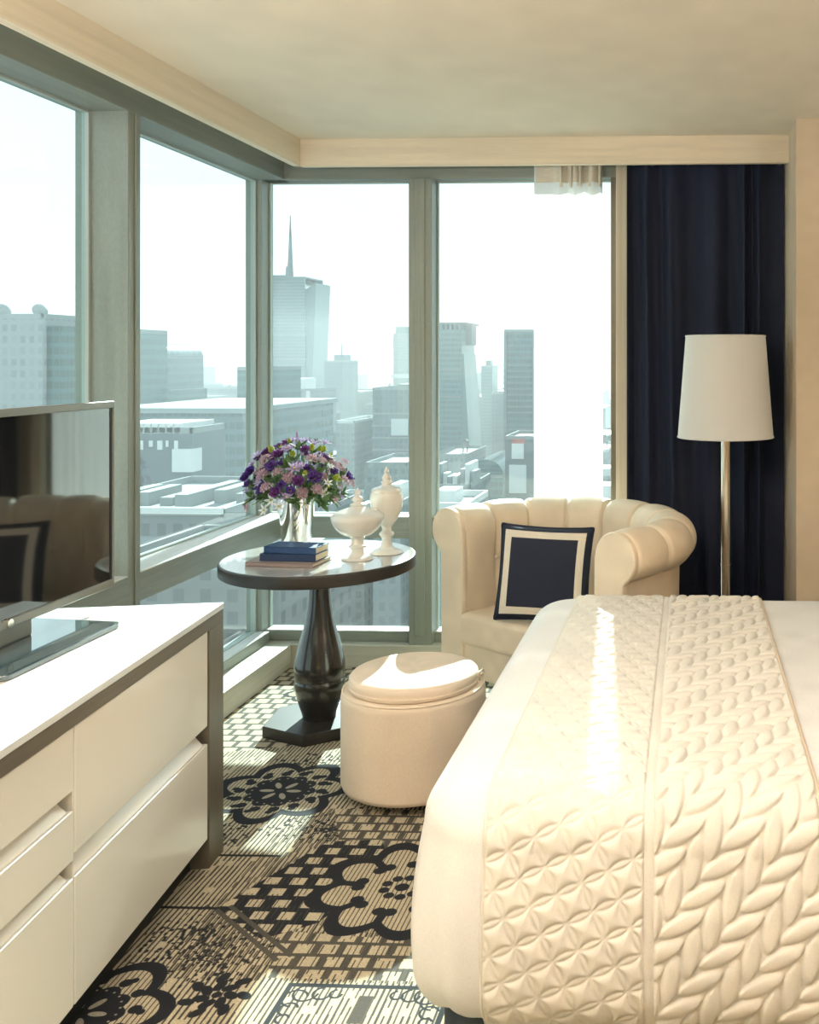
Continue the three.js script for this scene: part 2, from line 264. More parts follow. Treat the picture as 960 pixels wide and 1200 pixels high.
unseen_uplighter(2.3, -0.4, 400, 'unseen bronze bowl uplight out of view by the bedside wall, washing the ceiling');
unseen_uplighter(-1.55, -0.35, 720, 'unseen bronze bowl uplight out of view past the cabinet end, washing the ceiling');
// ---------------------------------------------------------------- bed
const BED = { x0: -0.57, x1: 1.72, z0: -3.70, z1: -1.955, top: 0.665, inset: 0.16, rb: 0.10 };
function drape(d) {                                // distance from the inner rectangle -> [plan offset, drop, slope angle of the surface]
  const flat = BED.inset - BED.rb, arc = BED.rb * Math.PI / 2;
  if (d < flat) return [d, 0, 0];
  if (d < flat + arc) { const a = (d - flat) / BED.rb; return [flat + BED.rb * Math.sin(a), BED.rb * (1 - Math.cos(a)), a]; }
  const e = d - flat - arc, k = clamp((e - 0.28) / 0.08, 0, 1);
  return [BED.inset + 0.028 * Math.sin(clamp(e / 0.30, 0, 1) * 2.2) - 0.045 * k * k, BED.rb + e * 0.985, Math.PI / 2 - 0.05 + 0.2 * k];
}
{
  const t = thing('bed', 'low bed with dark upholstered base under white bedding', 'bed', [(BED.x0 + BED.x1) / 2, 0, (BED.z0 + BED.z1) / 2]);
  const hx = (BED.x1 - BED.x0) / 2, hz = (BED.z1 - BED.z0) / 2;
  mesh('bed_base', rbox(-hx + 0.06, hx, 0.06, 0.30, -hz + 0.06, hz - 0.06, 0.02, 3), M.bedbase, t);
  mesh('mattress', rbox(-hx + 0.05, hx, 0.30, BED.top - 0.03, -hz + 0.05, hz - 0.05, 0.09, 5), M.sheet, t);
  for (const [sx, sz] of [[-1, -1], [-1, 1], [1, -1], [1, 1]]) mesh('leg', new THREE.CylinderGeometry(0.03, 0.025, 0.07, 16).translate(sx * (hx - 0.16), 0.035, sz * (hz - 0.16)), M.black, t);
}
{
  const i = BED.inset, X0 = BED.x0 + i, Z0 = BED.z0 + i, Z1 = BED.z1 - i, per = [];
  const N = (a) => [Math.cos(a), Math.sin(a)];
  for (let k = 0; k <= 70; k++) per.push([lerp(BED.x1, X0, k / 70), Z1, 0, 1]);
  for (let k = 1; k < 24; k++) { const a = Math.PI / 2 + k / 24 * Math.PI / 2; per.push([X0, Z1, ...N(a)]); }
  for (let k = 0; k <= 70; k++) per.push([X0, lerp(Z1, Z0, k / 70), -1, 0]);
  for (let k = 1; k < 24; k++) { const a = Math.PI + k / 24 * Math.PI / 2; per.push([X0, Z0, ...N(a)]); }
  for (let k = 0; k <= 70; k++) per.push([lerp(X0, BED.x1, k / 70), Z0, 0, -1]);
  const D = 0.575, nd = 50;
  const wrinkle = (s, d) => d < 0.1 ? 0 : smooth(d, 0.1, 0.4) * (0.010 * (noise(s * 5, d * 1.2) - 0.5) + 0.005 * (noise(s * 14 + 9, d * 3) - 0.5));
  const side = grid(per.length - 1, nd, (u, v) => {
    const [qx, qz, nx, nz] = per[Math.round(u * (per.length - 1))], d = v * D, [h, y] = drape(d), corner = 1 - Math.abs(nx * nx - nz * nz), s = qx * nz - qz * nx + Math.atan2(nz, nx);
    const o = h + wrinkle(s, d) + 0.012 * corner * smooth(d, 0.15, 0.4) * Math.sin(Math.atan2(nz, nx) * 10 + d * 4);
    return V3(qx + nx * o, BED.top - y, qz + nz * o);
  }, (u, v) => { const [qx, qz, nx, nz] = per[Math.round(u * (per.length - 1))]; return [qx + nx * v * D, qz + nz * v * D]; });
  const topg = grid(60, 40, (u, v) => V3(lerp(X0, BED.x1, u), BED.top + 0.004 * (noise(u * 9, v * 7) - 0.5) * Math.min(1, 8 * Math.min(u, v, 1 - v)), lerp(Z1, Z0, v)), (u, v) => [lerp(X0, BED.x1, u), lerp(Z1, Z0, v)]);
  const dv = thing('duvet', 'smooth white duvet draped over the whole bed', 'duvet');
  mesh('cover', join(side, topg), M.sheet, dv);
}
// quilted runner laid across the bed
function quiltStar(x, y) {                          // concave four-pointed stars between overlapping circles
  const P = 0.056, a = -0.42, u = (x * Math.cos(a) - y * Math.sin(a)) / P, v = (x * Math.sin(a) + y * Math.cos(a)) / P, fu = u - Math.floor(u), fv = v - Math.floor(v);
  // lenses along the cell edges, star inside
  const e = Math.min(0.5, Math.max(0.001, 0.125)), lens = (t) => e * Math.sin(Math.PI * t), dEdge = Math.min(fu - lens(fv), 1 - fu - lens(fv), fv - lens(fu), 1 - fv - lens(fu));
  if (dEdge > 0) return 1 - Math.exp(-dEdge * 9);
  const ins = Math.min(Math.abs(dEdge), 0.17); return 0.5 * (1 - Math.exp(-ins * 16));
}
function quiltLeaf(x, y) {                          // plaited rows of leaves
  const a = 0.93, p = x * Math.cos(a) + y * Math.sin(a), q = -x * Math.sin(a) + y * Math.cos(a), w = 0.048, L = 0.068, k = Math.floor(q / w), b = q / w - k;
  const up = (k % 2 + 2) % 2, pp = (p + (up ? 1 : -1) * (b - 0.5) * 0.060 + (up ? 0.034 : 0)) / L, f = pp - Math.floor(pp);
  const dist = 0.5 * Math.pow(Math.sin(Math.PI * clamp(b, 0.001, 0.999)), 0.32) - Math.abs(f - 0.5);
  return dist > 0 ? 1 - Math.exp(-dist * 8) : 0;
}
{
  const XA = -0.408, XB = 0.263, XS = -0.074, LZ = BED.z1 - BED.inset, FZ = BED.z0 + BED.inset, drop = 0.605, total = (LZ - FZ) + drop + 0.30;
  const t = thing('bed_runner', 'quilted ivory bed runner with star and leaf stitching across the bed', 'bed runner');
  const at = (x, l, h) => {                         // l measured along the runner from the near hem
    const near = l < drop, far = l > drop + (LZ - FZ), d = near ? drop - l : far ? l - drop - (LZ - FZ) : 0, [o, y, a] = drape(d), s = near ? 1 : -1;
    const z = (near ? LZ : far ? FZ : lerp(LZ, FZ, (l - drop) / (LZ - FZ))) + (near || far ? s * o : 0), r = h + 0.007;
    return V3(x, BED.top - y + Math.cos(a) * r, z + (near || far ? s : 0) * Math.sin(a) * r);
  };
  const rows = (x0, x1, nx, f, hmax) => {
    const ls = []; for (let l = 0; l < total;) { ls.push(l); l += l < drop + 0.35 ? 0.0030 : 0.0052; } ls.push(total);
    return grid(nx, ls.length - 1, (u, v) => { const l = ls[Math.round(v * (ls.length - 1))], x = lerp(x0, x1, u), edge = smooth(Math.min(u, 1 - u), 0, 0.02); return at(x, l, edge * (0.003 + hmax * f(x, l))); }, (u, v) => [lerp(x0, x1, u), v * total]);
  };
  mesh('star_quilting', rows(XA, XS - 0.012, 118, quiltStar, 0.0075), M.quilt, t);
  mesh('leaf_quilting', rows(XS + 0.004, XB, 118, quiltLeaf, 0.0085), M.quilt, t);
  mesh('centre_strip', grid(3, 160, (u, v) => at(lerp(XS - 0.014, XS + 0.006, u), v * total, 0.002 + 0.0025 * Math.sin(Math.PI * u)), (u, v) => [u * 0.02, v * total]), M.quilt, t);
  const edge = []; for (let k = 0; k <= 120; k++) { const p = at(XB + 0.001, k / 120 * total, -0.001); edge.push([p.x, p.y, p.z]); }
  mesh('edge_and_shade', tube(edge, 0.0045, 300, 6), M.hem, t);  // brown tone paints the shadow cast by the runner thickness
  const el = []; for (let k = 0; k <= 120; k++) { const p = at(XA - 0.001, k / 120 * total, -0.001); el.push([p.x, p.y, p.z]); }
  mesh('edge_and_shade', tube(el, 0.0035, 300, 6), M.quilt, t);
}

// ---------------------------------------------------------------- media cabinet (its long side stands slightly askew)
const CAB = { A: V3(-1.468, 0, -3.045), turn: Math.atan2(0.115, 1.161) };
{
  // local axes: +z runs from the far end towards the camera, +x out of the front, origin at the far front corner; ends stay parallel to the end window
  const t = thing('media_cabinet', 'low white lacquer cabinet with dark bronze surround under the television', 'cabinet', [CAB.A.x, 0, CAB.A.z], CAB.turn);
  const L = 2.05, D = 0.50, k = Math.tan(CAB.turn);            // end cut: z shifts by k per metre of depth
  const skew = (g, from = -1) => { const p = g.attributes.position; for (let i = 0; i < p.count; i++) if (p.getZ(i) < 0.2 && from) p.setZ(i, p.getZ(i) - p.getX(i) * k); g.computeVertexNormals(); return g; };
  mesh('top', skew(rbox(-D, 0.002, 0.763, 0.783, 0, L, 0.003)), M.quartz, t);
  mesh('top_rail', skew(rbox(-D + 0.01, 0, 0.724, 0.763, 0.0, L, 0.002)), M.bronze, t);
  mesh('end_panel', skew(rbox(-D + 0.01, 0, 0.0, 0.724, 0.0, 0.115, 0.002)), M.bronze, t);
  mesh('end_panel', rbox(-D + 0.01, 0, 0.0, 0.724, L - 0.115, L, 0.002), M.bronze, t);
  mesh('carcass', box(-D + 0.02, -0.075, 0.085, 0.724, 0.115, L - 0.115), M.bronze, t);
  mesh('plinth', box(-D + 0.05, -0.055, 0, 0.09, 0.115, L - 0.115), M.black, t);
  const drawer = (z0, z1, y0, y1) => {
    const d = mesh('drawer', rbox(-0.024, -0.004, y0, y1, z0, z1, 0.002), M.lacquer, t);
    mesh('box_front', box(-0.074, -0.024, y0 + 0.03, y1 - 0.05, z0 + 0.02, z1 - 0.02), M.lacquer, d);
  };
  const pull = (z0, z1, y0, y1) => mesh('finger_pull', new THREE.ExtrudeGeometry(new THREE.Shape([new THREE.Vector2(-0.072, y1 + 0.01), new THREE.Vector2(-0.066, y1 + 0.01), new THREE.Vector2(-0.010, y0), new THREE.Vector2(-0.016, y0 - 0.004)]), { depth: z1 - z0, bevelEnabled: false }).translate(0, 0, z0), M.lacquer, t);
  const za = 0.118, zb = 0.885, zc = 0.893, zd = L - 0.118;
  drawer(za, zb, 0.436, 0.722); drawer(za, zb, 0.092, 0.382); pull(za + 0.02, zb, 0.384, 0.436);
  drawer(zc, zd, 0.579, 0.722); drawer(zc, zd, 0.422, 0.534); drawer(zc, zd, 0.092, 0.382); pull(zc + 0.015, zd, 0.536, 0.579); pull(zc + 0.015, zd, 0.384, 0.422);
  mesh('divider', box(-0.075, -0.007, 0.092, 0.722, zb + 0.0015, zc - 0.0015), M.lacquer, t);
}
// television
{
  const dir = CAB.turn, t = thing('television', 'flat television with bronze bezel standing on the white cabinet', 'television', [-1.79, 0.783, -2.985], 0.012);
  const w = 0.96, y0 = 0.062, y1 = 0.638;
  mesh('back_shell', rbox(-0.045, -0.006, y0 + 0.01, y1 - 0.01, 0.01, w - 0.01, 0.012, 3), M.black, t);
  mesh('bezel', join(rbox(-0.012, 0.006, y1 - 0.022, y1, 0, w, 0.003), rbox(-0.012, 0.006, y0, y0 + 0.024, 0, w, 0.003), rbox(-0.012, 0.006, y0, y1, 0, 0.008, 0.003), rbox(-0.012, 0.006, y0, y1, w - 0.017, w, 0.003)), M.tvbezel, t);
  mesh('inner_bezel', box(-0.01, 0.003, y0 + 0.02, y1 - 0.02, 0.008, 0.017), M.black, t);
  mesh('screen', box(-0.008, 0.001, y0 + 0.024, y1 - 0.022, 0.017, w - 0.017), M.screen, t);
  mesh('logo_lug', new THREE.CylinderGeometry(0.012, 0.012, 0.006, 20).rotateZ(Math.PI / 2).translate(0.006, y0 + 0.012, w / 2), M.chrome, t);
  mesh('neck', rbox(-0.035, -0.005, 0.012, y0 + 0.03, w / 2 - 0.11, w / 2 + 0.11, 0.01, 3), M.tvbezel, t);
  const s = new THREE.Shape(); s.moveTo(-0.12, 0.20); s.lineTo(0.15, 0.235); s.quadraticCurveTo(0.162, 0.245, 0.16, 0.26); s.lineTo(0.16, 0.70); s.quadraticCurveTo(0.16, 0.72, 0.14, 0.72); s.lineTo(-0.12, 0.76); s.closePath();
  mesh('foot_plate', new THREE.ExtrudeGeometry(s, { depth: 0.010, bevelEnabled: true, bevelSize: 0.003, bevelThickness: 0.002, bevelSegments: 2 }).rotateX(Math.PI / 2).translate(0, 0.013, 0), phy(rgb(0.03, 0.045, 0.05), 0.06, { clearcoat: 1, clearcoatRoughness: 0.02, ior: 1.8 }), t);
}

// ---------------------------------------------------------------- pedestal table and what stands on it
const TB = V3(-1.55, 0.72, -4.07);
{
  const t = thing('pedestal_table', 'round black lacquered pedestal table in the window corner', 'table', [TB.x, 0, TB.z]);
  mesh('table_top', lathe([[0, 0.668], [0.375, 0.668], [0.388, 0.669], [0.395, 0.674], [0.395, 0.713], [0.391, 0.719], [0.385, 0.72], [0, 0.717]], 96, false), M.satinwood, t);
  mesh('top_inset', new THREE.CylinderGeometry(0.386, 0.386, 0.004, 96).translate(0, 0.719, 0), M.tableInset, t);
  mesh('pedestal', lathe([[0.085, 0.665], [0.07, 0.655], [0.048, 0.63], [0.044, 0.58], [0.048, 0.52], [0.062, 0.44], [0.084, 0.36], [0.100, 0.29], [0.1035, 0.255], [0.100, 0.225], [0.098, 0.213], [0.102, 0.198], [0.100, 0.17], [0.088, 0.12], [0.072, 0.07], [0.068, 0.048]], 64), M.darkwood, t);
  const h = new THREE.Shape(); for (let k = 0; k < 6; k++) { const a = (84 + 60 * k) * Math.PI / 180, x = Math.cos(a) * 0.222, z = Math.sin(a) * 0.222; k ? h.lineTo(x, z) : h.moveTo(x, z); } h.closePath();
  mesh('hexagonal_base', new THREE.ExtrudeGeometry(h, { depth: 0.042, bevelEnabled: true, bevelSize: 0.003, bevelThickness: 0.003, bevelSegments: 2 }).rotateX(Math.PI / 2).translate(-0.01, 0.045, -0.012), M.satinwood, t);
}
const VASE = V3(-1.742, 0.721, -4.30);
{
  const t = thing('vase', 'mirror silver tapered vase holding the bouquet', 'vase', VASE.toArray());
  mesh('body', lathe([[0, 0.003], [0.059, 0.0], [0.062, 0.004], [0.065, 0.05], [0.073, 0.14], [0.081, 0.218], [0.083, 0.226], [0.080, 0.226], [0.077, 0.215], [0.068, 0.12], [0.058, 0.02], [0, 0.015]], 64, false), M.silver, t);
}
// books, spines to the room
function book(label, x, y, z, w, d, h, turn, cover) {
  const t = thing('book', label, 'book', [x, y, z], turn, 'books stacked on the round table');
  mesh('cover', join(rbox(-w / 2, w / 2, 0, 0.003, -d / 2, d / 2, 0.001), rbox(-w / 2, w / 2, h - 0.003, h, -d / 2, d / 2, 0.001), rbox(-w / 2, w / 2, 0, h, d / 2 - 0.004, d / 2, 0.001)), cover, t);
  mesh('page_block', box(-w / 2 + 0.004, w / 2 - 0.004, 0.003, h - 0.003, -d / 2 + 0.004, d / 2 - 0.004), M.paper, t);
}
book('thin brown book at the bottom of the stack on the table', -1.625, 0.721, -3.935, 0.285, 0.17, 0.016, -0.10, M.bookGrey);
book('thick navy book in the middle of the stack on the table', -1.605, 0.737, -3.945, 0.235, 0.130, 0.030, -0.07, M.bookNavy);
book('blue book on top of the stack on the table', -1.597, 0.767, -3.945, 0.225, 0.115, 0.027, -0.12, M.bookBlue);
{
  const t = thing('lidded_compote', 'wide white milk glass compote with a pointed lid', 'compote', [-1.372, 0.721, -4.02]);
  mesh('foot', lathe([[0, 0], [0.058, 0], [0.062, 0.004], [0.055, 0.010], [0.036, 0.016], [0.026, 0.026], [0.026, 0.045], [0.034, 0.050], [0.034, 0.058], [0.026, 0.063], [0.026, 0.085], [0.034, 0.095]], 48), M.milk, t);
  mesh('bowl', lathe([[0.03, 0.094], [0.06, 0.105], [0.088, 0.130], [0.103, 0.158], [0.106, 0.172], [0.102, 0.176], [0.098, 0.172], [0.08, 0.135], [0.05, 0.115], [0, 0.11]], 64), M.milk, t);
  const lid = mesh('lid', lathe([[0.107, 0.174], [0.104, 0.183], [0.085, 0.197], [0.055, 0.208], [0.034, 0.216], [0.028, 0.222]], 64), M.milk, t);
  mesh('finial', lathe([[0.028, 0.220], [0.030, 0.228], [0.018, 0.236], [0.024, 0.246], [0.020, 0.256], [0.010, 0.264], [0.013, 0.274], [0.006, 0.288], [0.001, 0.296]], 32), M.milk, lid);
}
{
  const t = thing('lidded_urn', 'tall white milk glass urn with a tapering lid', 'urn', [-1.292, 0.721, -4.155]);
  mesh('foot', lathe([[0, 0], [0.064, 0], [0.066, 0.005], [0.05, 0.014], [0.028, 0.024], [0.021, 0.045], [0.020, 0.065], [0.030, 0.078], [0.030, 0.086], [0.020, 0.096], [0.021, 0.112], [0.032, 0.125]], 48), M.milk, t);
  mesh('bowl', lathe([[0.028, 0.122], [0.045, 0.145], [0.062, 0.185], [0.070, 0.225], [0.068, 0.252], [0.060, 0.266]], 64), M.milk, t);
  const lid = mesh('lid', lathe([[0.062, 0.262], [0.064, 0.268], [0.056, 0.277], [0.036, 0.284], [0.024, 0.290], [0.020, 0.298]], 64), M.milk, t);
  mesh('finial', lathe([[0.020, 0.296], [0.025, 0.304], [0.018, 0.314], [0.021, 0.322], [0.014, 0.333], [0.010, 0.342], [0.011, 0.352], [0.004, 0.364], [0.001, 0.37]], 32), M.milk, lid);
}
// bouquet: every flower is its own thing, its stem reaching into the vase
{
  const petal = (len, wid, cup, curl, nu = 4, nv = 5) => grid(nu, nv, (u, v) => { const w = wid * Math.sin(Math.PI * Math.pow(0.08 + 0.86 * v, 0.8)) * (u - 0.5) * 2 * 0.5, a = v * curl; return V3(w, len * v * Math.cos(a * 0.6) + 0, len * v * Math.sin(a * 0.6) * 1 - cup * (u - 0.5) * (u - 0.5) * 4 * -1); });
  const ring = (n, g, tilt, out = 0, rot = 0) => Array.from({ length: n }, (_, k) => g.clone().rotateX(tilt).translate(0, 0, out).rotateY(rot + k / n * Math.PI * 2));   // petals point up (+y) and lean outward
  const C = {
    violet: phy(rgb(0.085, 0.022, 0.23), 0.7, { transmission: 0.25 }), plum: phy(rgb(0.16, 0.03, 0.20), 0.7, { transmission: 0.25 }), lilac: phy(rgb(0.52, 0.40, 0.62), 0.75, { transmission: 0.3 }),
    pink: phy(rgb(0.50, 0.31, 0.36), 0.75, { transmission: 0.3 }), white: phy(rgb(0.80, 0.76, 0.78), 0.75, { transmission: 0.3 }), lime: phy(rgb(0.46, 0.52, 0.06), 0.7, { transmission: 0.3 }),
    yellow: phy(rgb(0.75, 0.62, 0.10), 0.7), green: phy(rgb(0.07, 0.14, 0.03), 0.6, { transmission: 0.25 }), stem: phy(rgb(0.10, 0.17, 0.05), 0.6),
  };
  const kinds = {
    lisianthus: { label: 'deep violet cupped bloom in the silver vase', geo: join(ring(5, petal(0.036, 0.036, 0.004, 0.5), 0.35, 0.003), ring(4, petal(0.030, 0.03, 0.004, 0.2), 0.12, 0.002, 0.5)), mat: C.violet, mid: C.yellow },
    plum_rose: { label: 'dark plum cupped bloom in the silver vase', geo: join(ring(6, petal(0.030, 0.030, 0.004, 0.4), 0.45, 0.003), ring(5, petal(0.026, 0.026, 0.004, 0.1), 0.15, 0.002, 0.4)), mat: C.plum, mid: C.plum },
    star_flower: { label: 'pale lilac star shaped flower in the silver vase', geo: join(ring(6, petal(0.036, 0.013, 0.002, 0.5), 0.95, 0.002), ring(6, petal(0.026, 0.010, 0.002, 0.2), 0.5, 0.002, 0.5)), mat: C.lilac, mid: C.yellow },
    white_star: { label: 'small white star shaped flower in the silver vase', geo: join(ring(6, petal(0.028, 0.011, 0.002, 0.4), 1.0, 0.002)), mat: C.white, mid: C.lime },
    pink_cluster: { label: 'fluffy dusty pink flower head in the silver vase', geo: join(Array.from({ length: 22 }, (_, k) => { const a = k * 2.4, r = 0.024 * Math.sqrt(k / 22), y = 0.024 * Math.sqrt(1 - k / 23); return ring(4, petal(0.0085, 0.006, 0.001, 0.3), 0.75, 0.001, k).map((g) => g.translate(Math.cos(a) * r, y, Math.sin(a) * r)); }).flat()), mat: C.pink, mid: C.white },
    lime_bud: { label: 'lime green bud cluster in the silver vase', geo: join(ring(5, petal(0.024, 0.018, 0.003, -0.4), 0.3, 0.003), ring(4, petal(0.030, 0.012, 0.003, -0.3), 0.1, 0.001, 0.3)), mat: C.lime, mid: C.yellow },
    bud_spike: { label: 'slender mauve bud spike rising from the silver vase', geo: join(Array.from({ length: 9 }, (_, k) => new THREE.SphereGeometry(0.006 - k * 0.0003, 8, 6).scale(1, 1.5, 1).translate(Math.cos(k * 2.4) * 0.007 * (1 - k / 9), k * 0.0055, Math.sin(k * 2.4) * 0.007 * (1 - k / 9)))), mat: C.lilac, mid: C.plum },
    leaf_sprig: { label: 'dark green leaf sprig in the silver vase', geo: join(ring(3, petal(0.052, 0.022, 0.003, 0.5), 0.7, 0.001), ring(3, petal(0.04, 0.018, 0.003, 0.4), 0.3, 0.001, 0.6)), mat: C.green, mid: C.green },
  };
  for (const k in kinds) for (const a of [kinds[k].geo]) a.computeVertexNormals();
  const midGeo = new THREE.SphereGeometry(0.005, 8, 6).scale(1, 0.8, 1).translate(0, 0.006, 0);
  const c = V3(VASE.x + 0.012, 0.985, VASE.z), R = V3(0.205, 0.195, 0.19), spots = [];
  const N = 176;
  for (let k = 0; k < N; k++) {                          // points spread over the dome
    const y = 1 - (k + 0.5) / N * 1.42, r = Math.sqrt(Math.max(0, 1 - y * y)), a = k * 2.399963;
    spots.push(V3(Math.cos(a) * r, y, Math.sin(a) * r));
  }
  spots.forEach((d, k) => {
    const q = rnd(), side = d.x, up = d.y; let kind;
    if (k % 6 === 5) kind = 'leaf_sprig';
    else if (up > 0.72) kind = q < 0.4 ? 'lime_bud' : q < 0.6 ? 'bud_spike' : q < 0.8 ? 'plum_rose' : 'star_flower';
    else if (up < -0.12) kind = q < 0.40 ? 'white_star' : q < 0.7 ? 'leaf_sprig' : q < 0.88 ? 'star_flower' : 'pink_cluster';
    else if (side > 0.35) kind = q < 0.40 ? 'pink_cluster' : q < 0.66 ? 'lisianthus' : q < 0.80 ? 'lime_bud' : 'white_star';
    else if (side < -0.35) kind = q < 0.34 ? 'lisianthus' : q < 0.68 ? 'star_flower' : q < 0.84 ? 'plum_rose' : 'pink_cluster';
    else kind = q < 0.34 ? 'lisianthus' : q < 0.54 ? 'plum_rose' : q < 0.84 ? 'star_flower' : 'pink_cluster';
    const s = kind === 'leaf_sprig' ? rr(0.62, 1.0) : rr(0.76, 1.12), pos = V3(c.x + d.x * R.x * s, c.y + d.y * R.y * s, c.z + d.z * R.z * s), K = kinds[kind];
    const t = thing(kind, K.label, 'flower', pos.toArray(), 0, 'flowers arranged in the silver vase');
    const look = V3(d.x, d.y * 0.9 + 0.55, d.z).normalize(), qn = new THREE.Quaternion().setFromUnitVectors(V3(0, 1, 0), look), tw = new THREE.Quaternion().setFromAxisAngle(V3(0, 1, 0), rnd() * 6.28), sc = rr(0.72, 1.22);
    const b = mesh(kind === 'leaf_sprig' ? 'leaves' : 'bloom', K.geo, K.mat, t); b.quaternion.copy(qn).multiply(tw); b.scale.setScalar(sc);
    if (kind !== 'leaf_sprig' && kind !== 'bud_spike') { const m = mesh('flower_centre', midGeo, K.mid, t); m.quaternion.copy(b.quaternion); m.scale.setScalar(sc); }
    const ang = Math.atan2(d.z, d.x), rm = 0.05 * Math.sqrt(rnd()), mouth = V3(VASE.x + Math.cos(ang) * rm, 0.94, VASE.z + Math.sin(ang) * rm).sub(pos), deep = V3(VASE.x + Math.cos(ang) * rm * 0.6, 0.80, VASE.z + Math.sin(ang) * rm * 0.6).sub(pos);
    mesh('stem', new THREE.TubeGeometry(new THREE.CatmullRomCurve3([V3(0, 0, 0), mouth.clone().multiplyScalar(0.55).add(V3(0, 0.02 * (up > 0 ? -1 : 1), 0)), mouth, deep]), 12, 0.0016, 5), C.stem, t);
  });
}
// ---------------------------------------------------------------- tub armchair, turned towards the table
const CH = { c: V3(-0.575, 0, -4.21), turn: Math.atan2(-0.6, 0.8), R: 0.47, s: 0.17 };
{
  const t = thing('armchair', 'cream tufted tub armchair with rolled arms beside the end windows', 'armchair', CH.c.toArray(), CH.turn);
  const { R, s } = CH, LEN = 2 * s + Math.PI * R;
  const path = (l) => {                                    // l along the U from the right arm front to the left arm front -> [x, z, outward x, outward z]
    if (l < s) return [R, s - l, 1, 0];
    if (l > LEN - s) return [-R, l - (LEN - s), -1, 0];
    const a = (l - s) / R; return [R * Math.cos(a), -R * Math.sin(a), Math.cos(a), -Math.sin(a)];
  };
  const RC = 0.03, RR = 0.096, RY = 0.782;                // roll: offset, radius, height
  const padProfile = [];                                   // [n outward, y, puff direction n, y, tuft weight]
  for (let k = 0; k <= 14; k++) { const q = k / 14; padProfile.push([-0.072 + 0.012 * Math.sin(q * Math.PI), lerp(0.36, RY - 0.02, q), -1, 0, smooth(q, 0.15, 0.75)]); }
  for (let k = 0; k <= 26; k++) { const a = Math.PI - k / 26 * (Math.PI * 1.32); padProfile.push([RC + RR * Math.cos(a) * 1.04, RY + RR * Math.sin(a), Math.cos(a), Math.sin(a), 1 - 0.5 * smooth(k / 26, 0.8, 1)]); }
  const pitch = LEN / 9, nl = 264;
  const tuft = (l) => { const f = Math.abs(((l / pitch) % 1 + 1) % 1 - 0.5) * 2; const g = 1 - f; return 0.011 * Math.pow(Math.max(0, f < 1 ? Math.cos(f * Math.PI / 2) : 0), 0.6) - 0.016 * Math.exp(-Math.pow((1 - f) * pitch / 2 / 0.008, 2)) - (g < 0 ? 0 : 0); };
  mesh('tufted_roll', grid(padProfile.length - 1, nl, (u, v) => {
    const l = v * LEN, [x, z, ox, oz] = path(l), [n, y, pn, py, w] = padProfile[Math.round(u * (padProfile.length - 1))], e = Math.min(l, LEN - l), end = 1 - smooth(e, 0, 0.03), p = tuft(l) * w * (1 - end) - 0.012 * end * end;
    const nn = n + pn * p; return V3(x + ox * nn, y + py * p, z + oz * nn);
  }, (u, v) => [u * 0.7, v * LEN]), M.leather, t);
  // deep buttons on the inner face
  for (let k = 1; k < 9; k++) { const l = k * pitch, [x, z, ox, oz] = path(l); mesh('button', new THREE.SphereGeometry(0.011, 12, 8).scale(1, 1, 1).translate(x - ox * 0.068, 0.645, z - oz * 0.068), M.leather, t); }
  mesh('outer_panel', grid(120, 6, (u, v) => { const [x, z, ox, oz] = path(u * LEN), n = 0.068 - 0.01 * (1 - v); return V3(x + ox * n, lerp(0.15, 0.74, v), z + oz * n); }, (u, v) => [u * LEN, v * 0.6]), M.leather, t);
  // scroll fronts of the arms
  const front = new THREE.Shape(); front.moveTo(-0.072, 0.15); front.lineTo(-0.070, RY);
  for (let k = 0; k <= 24; k++) { const a = Math.PI - k / 24 * Math.PI * 1.30; front.lineTo(RC + RR * 1.0 * Math.cos(a), RY + RR * Math.sin(a)); }
  front.lineTo(0.066, 0.68); front.lineTo(0.062, 0.15); front.closePath();
  for (const sd of [1, -1]) {
    const g = new THREE.ExtrudeGeometry(front, { depth: 0.012, bevelEnabled: true, bevelSize: 0.006, bevelThickness: 0.008, bevelSegments: 3 });
    if (sd < 0) { g.scale(-1, 1, 1); const ix = g.index, p = g.attributes.position, nrm = g.attributes.normal, uv = g.attributes.uv; for (let i = 0; i < p.count; i += 3) for (const at of [p, nrm, uv]) { const a = [], b = []; for (let c = 0; c < at.itemSize; c++) { a.push(at.getComponent(i + 1, c)); b.push(at.getComponent(i + 2, c)); } for (let c = 0; c < at.itemSize; c++) { at.setComponent(i + 1, c, b[c]); at.setComponent(i + 2, c, a[c]); } } g.computeVertexNormals(); }
    mesh('arm_front', g.translate(sd * R, 0, s - 0.006), M.leather, t);
  }
  const inner = (n, f) => { const sh = new THREE.Shape(); const ri = R - n; sh.moveTo(ri, -f); for (let k = 0; k <= 32; k++) { const a = k / 32 * Math.PI; sh.lineTo(ri * Math.cos(a), ri * Math.sin(a)); } sh.lineTo(-ri, -f); sh.closePath(); return sh; };   // y of the shape is -z
  mesh('seat_cushion', new THREE.ExtrudeGeometry(inner(0.10, s - 0.01), { depth: 0.09, bevelEnabled: true, bevelSize: 0.028, bevelThickness: 0.028, bevelSegments: 5, curveSegments: 24 }).rotateX(-Math.PI / 2).translate(0, 0.315, 0), M.leather, t);
  mesh('seat_rail', new THREE.ExtrudeGeometry(inner(0.07, s - 0.008), { depth: 0.13, bevelEnabled: true, bevelSize: 0.008, bevelThickness: 0.008, bevelSegments: 2, curveSegments: 24 }).rotateX(-Math.PI / 2).translate(0, 0.158, 0), M.leather, t);
  for (const [x, z] of [[R, s - 0.05], [-R, s - 0.05], [0.30, -0.30], [-0.30, -0.30]]) mesh('leg', new THREE.CylinderGeometry(0.024, 0.016, 0.155, 16).translate(x, 0.0775, z), M.darkwood, t);
}
